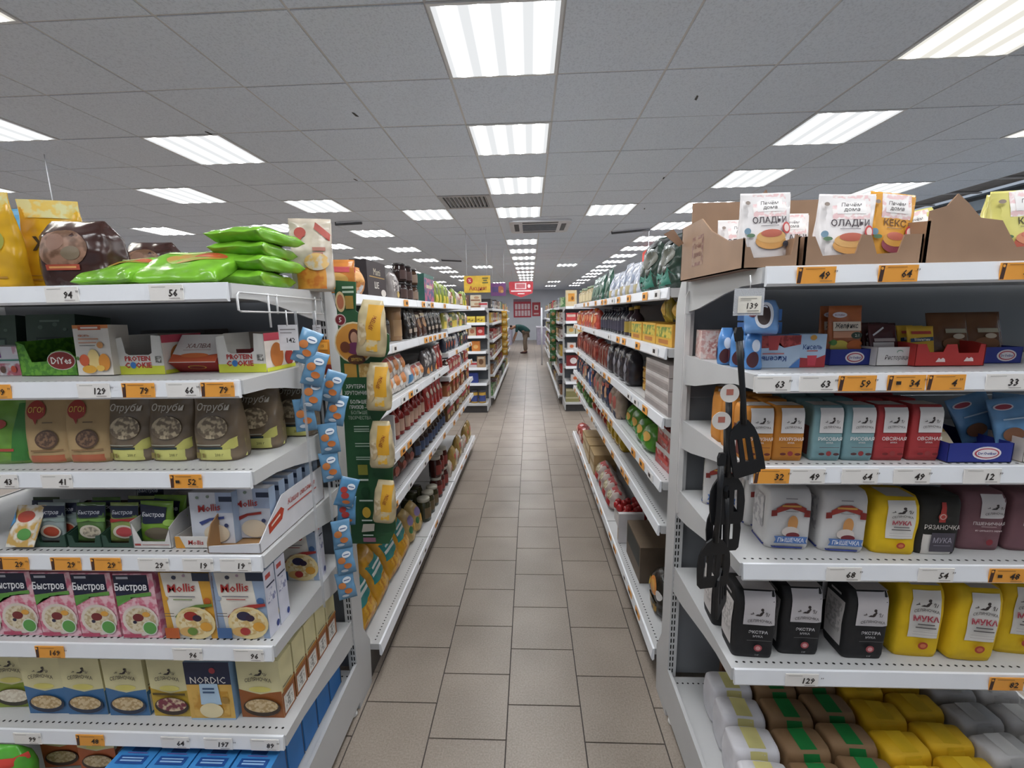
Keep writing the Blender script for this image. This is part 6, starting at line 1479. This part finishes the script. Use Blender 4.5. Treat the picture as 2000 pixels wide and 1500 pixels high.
shelf_line(6.92, ZG[0], [(crm, 'cream box with orange picture on the far top shelf', .66)])
shelf_line(6.92, ZG[1], [(prb, f'red candy carton on the far second shelf, {n}', x) for n, x in (('first', .66), ('middle', .82), ('last', .98))])
shelf_line(6.92, ZG[2], [(crc, f'cream carton on the far third shelf across the aisle, {n}', x) for n, x in (('first', .66), ('second', .80), ('third', .94))])
shelf_line(6.92, ZG[3], [(wt2, 'white tub box on the far fourth shelf across the aisle', .67), (pk2, 'pink box on the far fourth shelf across the aisle', .83), (wr2, 'white and red box on the far fourth shelf across the aisle', .99)])
shelf_line(6.92, ZG[4], [(dr2, 'dark red box with white flower on the far fifth shelf', .70), (wt2, 'white box beside the dark red flower box', .90)])
shelf_line(6.92, ZG[5], [(wt2, 'white box with orange spot on the far sixth shelf', .73), (cr2, 'tan box on the far sixth shelf across the aisle', .90)])
shelf_line(6.91, .15, [(ol2, 'olive flat box on the far base shelf', .69), (pk2, 'pink box on the far base shelf', .88)])
ol2.put('red and white flat box on top of the olive one', .69, 6.93, .235, sc=(.95, .9, 1.6))

# goods along the distant aisle shelves
kinds = [('pale patterned', foilprint('c8c0b8', '7a4a50', 30)), ('brown', card('8a6448')), ('green', foilprint('4f7a4c', 'a8b890', 25)), ('red', card('a83c38')), ('blue', foilprint('5a7090', 'c0c8d0', 25)), ('white', foilprint('d0ccc8', '8a8a90', 30)), ('yellow', card('c8a448')), ('dark', card('3a3638'))]
KB = [(n, Kind('goods_box', 'box', Box(.36, .2, .17, m), {'F': [('r', -.4, .2, .4, .45, M('c8c0b4')), ('e', 0, .68, .25, .18, M('6a5a50'))]})) for n, m in kinds]
rf = random.Random(9)
wh = ['top', 'second', 'third', 'fourth', 'fifth', 'base']
for nm, xf, sg, y0, y1, zs in (('beyond the sale sign', -.64, 1, 7.42, 12.58, [1.695, 1.45, 1.15, .85, .55, .16]), ('beyond the cream box', .50, -1, 7.47, 12.58, [1.695, 1.45, 1.15, .85, .55, .16]), ('by the shopper', -.86, 1, 13.9, 18.1, [1.695, 1.4, 1.05, .7, .4, .16]), ('across from the shopper', .62, -1, 13.9, 18.1, [1.695, 1.4, 1.05, .7, .4, .16])):
    for k, z in enumerate(zs):
        y = y0 + .2; c = {}
        while y < y1 - .15:
            n, kd = rf.choice(KB); c[n] = c.get(n, 0) + 1
            kd.put(f'{n} goods on the {wh[k]} shelf {nm}, {ordn[c[n] - 1]} of its colour', xf - sg * .03, y, z + .001, rz=sg * PI / 2, sc=(1, 1, rf.uniform(.75, 1.1)), full=y < 10)
            y += .40 if y < 10 else .44
# hanging strips of gold and green packs at the far gondola corners
gs = bagk('snack_sachet', 'sachet', .13, .05, .16, 'c0912c', [('e', 0, .5, .3, .2, 'd8c07c')], 'pillow', seed=80); gn = bagk('snack_sachet', 'sachet', .12, .05, .16, '3c6a3c', [('e', 0, .5, .3, .2, 'b08a5c')], 'pillow', seed=81)
for k in range(6):
    gs.put(f'gold snack pack in a hanging strip beyond the sale sign, {ordn[k]} from the top', -.57, 9.6, 1.5 - .165 * k, group='gold packs in a strip')
    gn.put(f'green snack pack in a hanging strip beyond the cream box, {ordn[k]} from the top', .44, 8.2, 1.5 - .165 * k, group='green packs in a strip')
for x, y, t in ((-.57, 9.66, 'gold'), (.44, 8.26, 'green')):
    g = G(); g.box(x - .02, x + .02, y, y + .004, .6, 1.69, M('d8d8d8')); tag(g.obj('clip_strip'), f'plastic clip strip holding the far {t} packs', 'clip strip')

# signs hung from the ceiling
def sign(name, label, x0, x1, z0, z1, y, m, items, outline=None, rods=True):
    e = empty(name, ((x0 + x1) / 2, y, z0), label, 'sign')
    w, h = x1 - x0, z1 - z0
    g = G()
    pl = [(x0 + a * w, z0 + b * h) for a, b in (outline or [(0, 0), (1, 0), (1, 1), (0, 1)])]
    g.prism(pl, 'y', y, y + .015, m); g.obj('panel', e)
    g = G(); decals(g, lambda s, t, o: ((x0 + x1) / 2 + s, y - o * 3, z0 + t), w, h, items, grid=1); g.obj('sign_print', e)
    if rods:
        for a in (.12, .88):
            g = G(); g.tube([(x0 + a * w, y + .008, z1 - .01), (x0 + a * w, y + .008, CEIL + .004)], .004, M('c8c8cc'), 6); g.obj('rod', e)
sign('sale_sign', 'yellow sale sign with red percent badge on the far shelves', -1.055, -.63, 1.945, 2.21, 7.0, M('d9b13a', rough=.5), [('e', -.28, .72, .12, .2, 'b8383a'), ('t', '%', -.28, .72, .26, 'f0dcd8', {}), ('t', 'Акция!', .02, .24, .34, 'a83a30', {'mw': .66}), ('r', .2, .55, .42, .62, '6a6a3c'), ('r', .24, .68, .38, .76, '6a6a3c'), ('r', .2, .82, .42, .88, '6a6a3c')])
sign('poster_sign', 'small purple poster hanging behind the yellow sale sign', -.80, -.49, 1.965, 2.225, 9.0, M('7a4a80', rough=.5), [('e', .15, .5, .2, .28, 'b06a50'), ('r', -.4, .3, .0, .7, '5a4a7c'), ('e', .25, .35, .1, .12, 'd0a060')])
sign('direction_sign', 'red shield-shaped sign with white icon over the aisle', -.66, .115, 2.10, 2.60, 14.0, M('c23a44', rough=.5), [('r', -.25, .52, .22, .9, 'eed8d8'), ('r', -.2, .57, .17, .85, 'c86a70'), ('e', .33, .7, .06, .12, 'eed8d8'), ('r', -.42, .36, .42, .45, 'f0dcdc'), ('r', -.14, .2, .14, .27, 'f0dcdc')], [(.03, .25), (.5, 0), (.97, .25), (1, .5), (1, .95), (.95, 1), (.05, 1), (0, .95), (0, .5)])
sign('direction_sign', 'red rounded sign with white square behind the foil bags', 2.28, 3.25, 2.45, 2.84, 9.0, M('d8483c', rough=.5), [('r', -.26, .1, .3, .72, 'eed8d4'), ('r', -.2, .18, .22, .64, 'c87a78')], [(.1, 0), (.9, 0), (1, .3), (1, .8), (.9, 1), (.1, 1), (0, .8), (0, .3)])
sign('direction_sign', 'plain light blue panel hanging beyond the yellow snack bags', -4.5, -3.78, 2.36, 2.52, 3.5, M('5f9fc4', rough=.5), [('r', -.45, .7, .45, .9, '78b0d0')])
# posters on the far wall
sign('wall_poster', 'large red wall poster with a grid of white sheets', -.95, .08, 1.34, 2.40, Y1 - .02, M('b83a48', rough=.6), [('r', -.5, .86, .5, 1, '8a6a74')] + [('r', -.42 + .18 * c, .08 + .36 * r, -.28 + .18 * c, .38 + .36 * r, 'e4c8cc') for c in range(5) for r in range(2)], rods=False)
sign('wall_poster', 'narrow red wall poster beside the grid of sheets', .14, .62, 1.40, 2.20, Y1 - .02, M('b44048', rough=.6), [('r', -.25, .45, .25, .8, 'e0ccc8'), ('e', .0, .62, .12, .08, '8a4a44'), ('r', -.3, .12, .3, .24, 'd8b0b0')], rods=False)
for k, (x, t) in enumerate(((-1.35, 'under the red wall poster'), (.75, 'across from the shopper, by the far wall'))):
    e = empty('checkout_counter', (x, 22.5, 0), f'grey lilac checkout counter {t}', 'counter')
    g = G(); g.box(x - .4, x + .4, 21.6, 23.4, 0, .85, M('9a94a4')); g.obj('body', e)
    g = G(); g.box(x - .43, x + .43, 21.57, 23.43, .85, .89, M('c0bcc6')); g.obj('worktop', e)
    g = G(); g.box(x - .1, x + .1, 22.2, 22.3, .89, 1.25, M('3a3a40')); g.obj('screen', e)
g = G(); g.tube([(.36, 13.2, 0), (.36, 13.2, 1.75)], .025, metal_paint('cfcfd4'), 10); tag(g.obj('white_post'), 'slim white post standing at the far aisle corner', 'post')
# dark line where the blue wall meets the ceiling, and a rail below it
for k, (z, h) in enumerate(((2.86, .035), (2.70, .03))):
    g = G(); g.box(X1 - .03, X1, Y0, Y1, z, z + h, M('50565e')); struct(f'trim_{k + 1}', g)

# ------------------------------------------------------------------ the bending shopper
def skin(name, nodes, edges, mat, parent, lv=1):
    me = bpy.data.meshes.new(name)
    me.from_pydata([n[0] for n in nodes], edges, [])
    o = bpy.data.objects.new(name, me); COL.objects.link(o)
    md = o.modifiers.new('skin', 'SKIN'); md.use_smooth_shade = True
    for v, n in zip(me.skin_vertices[0].data, nodes):
        r = n[1]; v.radius = r if isinstance(r, tuple) else (r, r)
    me.skin_vertices[0].data[0].use_root = True
    sb = o.modifiers.new('sub', 'SUBSURF'); sb.levels = lv; sb.render_levels = lv
    dg = bpy.context.evaluated_depsgraph_get()
    m2 = bpy.data.meshes.new_from_object(o.evaluated_get(dg))
    bpy.data.objects.remove(o)
    m2.name = name; m2.materials.clear(); m2.materials.append(mat)
    for p in m2.polygons: p.use_smooth = True
    return mobj(name, m2, parent)
PX, PY = -.18, 17.15
def B(x, y, z): return (PX + x, PY + y, z)
per = empty('person', (PX, PY, 0), 'person in dark teal top and beige trousers bending to a low shelf', 'person')
skn = M('b98a72', rough=.6)
# body: pelvis, spine, neck, head, arms with hands, legs
N = [(B(.02, 0, .86), (.13, .12)), (B(-.14, 0, 1.00), (.12, .14)), (B(-.30, 0, 1.08), (.12, .16)), (B(-.43, 0, 1.07), (.06, .06)), (B(-.49, 0, 1.05), (.06, .065)), (B(-.56, 0, 1.02), (.085, .085)), (B(-.63, 0, .985), (.06, .06)),
     (B(-.32, -.17, 1.05), .05), (B(-.36, -.2, .80), .042), (B(-.44, -.18, .58), .033), (B(-.46, -.17, .50), .03),
     (B(-.32, .17, 1.05), .05), (B(-.38, .2, .82), .042), (B(-.48, .18, .62), .033), (B(-.50, .17, .54), .03),
     (B(.02, -.09, .80), .09), (B(-.04, -.1, .46), .06), (B(-.02, -.1, .09), .045), (B(-.12, -.1, .04), .04),
     (B(.02, .09, .80), .09), (B(-.02, .1, .46), .06), (B(.02, .1, .09), .045), (B(-.08, .1, .04), .04)]
Ed = [(0, 1), (1, 2), (2, 3), (3, 4), (4, 5), (5, 6), (2, 7), (7, 8), (8, 9), (9, 10), (2, 11), (11, 12), (12, 13), (13, 14), (0, 15), (15, 16), (16, 17), (17, 18), (0, 19), (19, 20), (20, 21), (21, 22)]
body = skin('body', N, Ed, skn, per)
for s, (hx, hy, hz) in ((-1, (-.46, -.17, .50)), (1, (-.50, .17, .54))):
    for k in range(4):
        f = -.024 + .016 * k
        skin('finger', [(B(hx, hy + f, hz - .01), .010), (B(hx - .015, hy + f * 1.2, hz - .05), .009), (B(hx - .03, hy + f * 1.2, hz - [.075, .09, .085, .07][k]), .007)], [(0, 1), (1, 2)], skn, body)
    skin('thumb', [(B(hx - .01, hy - s * .025, hz + .005), .010), (B(hx - .035, hy - s * .04, hz - .025), .009), (B(hx - .05, hy - s * .035, hz - .05), .007)], [(0, 1), (1, 2)], skn, body)
teal = M('1f4a4a', rough=.8)
skin('shirt', [(B(.09, 0, .76), (.15, .19)), (B(.03, 0, .87), (.16, .18)), (B(-.14, 0, 1.01), (.15, .17)), (B(-.30, 0, 1.09), (.145, .19)), (B(-.38, 0, 1.08), (.09, .1)), (B(-.32, -.18, 1.05), .07), (B(-.36, -.2, .84), .062), (B(-.32, .18, 1.05), .07), (B(-.38, .2, .86), .062)], [(0, 1), (1, 2), (2, 3), (3, 4), (3, 5), (5, 6), (3, 7), (7, 8)], teal, per)
beige = M('8f7f70', rough=.85)
skin('trousers', [(B(.03, 0, .84), (.14, .15)), (B(.02, -.09, .78), .105), (B(-.04, -.1, .46), .078), (B(-.02, -.1, .10), .068), (B(.02, .09, .78), .105), (B(-.02, .1, .46), .078), (B(.02, .1, .10), .068)], [(0, 1), (1, 2), (2, 3), (0, 4), (4, 5), (5, 6)], beige, per)
for dx, dy in ((-.02, -.1), (.02, .1)):
    skin('shoe', [(B(dx + .05, dy, .045), .045), (B(dx - .05, dy, .045), .05), (B(dx - .15, dy, .035), (.04, .035)), (B(dx - .21, dy, .03), (.028, .028))], [(0, 1), (1, 2), (2, 3)], M('4a2428', rough=.5), per)
skin('hair', [(B(-.50, 0, 1.09), (.065, .075)), (B(-.56, 0, 1.065), (.08, .09)), (B(-.615, 0, 1.03), (.055, .07))], [(0, 1), (1, 2)], M('3a2a24', rough=.7), per)
for s in (-1, 1):
    skin('ear', [(B(-.535, s * .085, 1.0), .016), (B(-.545, s * .092, 1.02), .014)], [(0, 1)], skn, body)
    skin('eye', [(B(-.665, s * .028, .965), .009), (B(-.669, s * .028, .962), .008)], [(0, 1)], M('221c1a'), body)
skin('nose', [(B(-.665, 0, .95), .013), (B(-.685, 0, .935), .012)], [(0, 1)], skn, body)
skin('mouth', [(B(-.645, -.02, .925), .008), (B(-.648, .02, .925), .008)], [(0, 1)], M('8a4a44'), body)
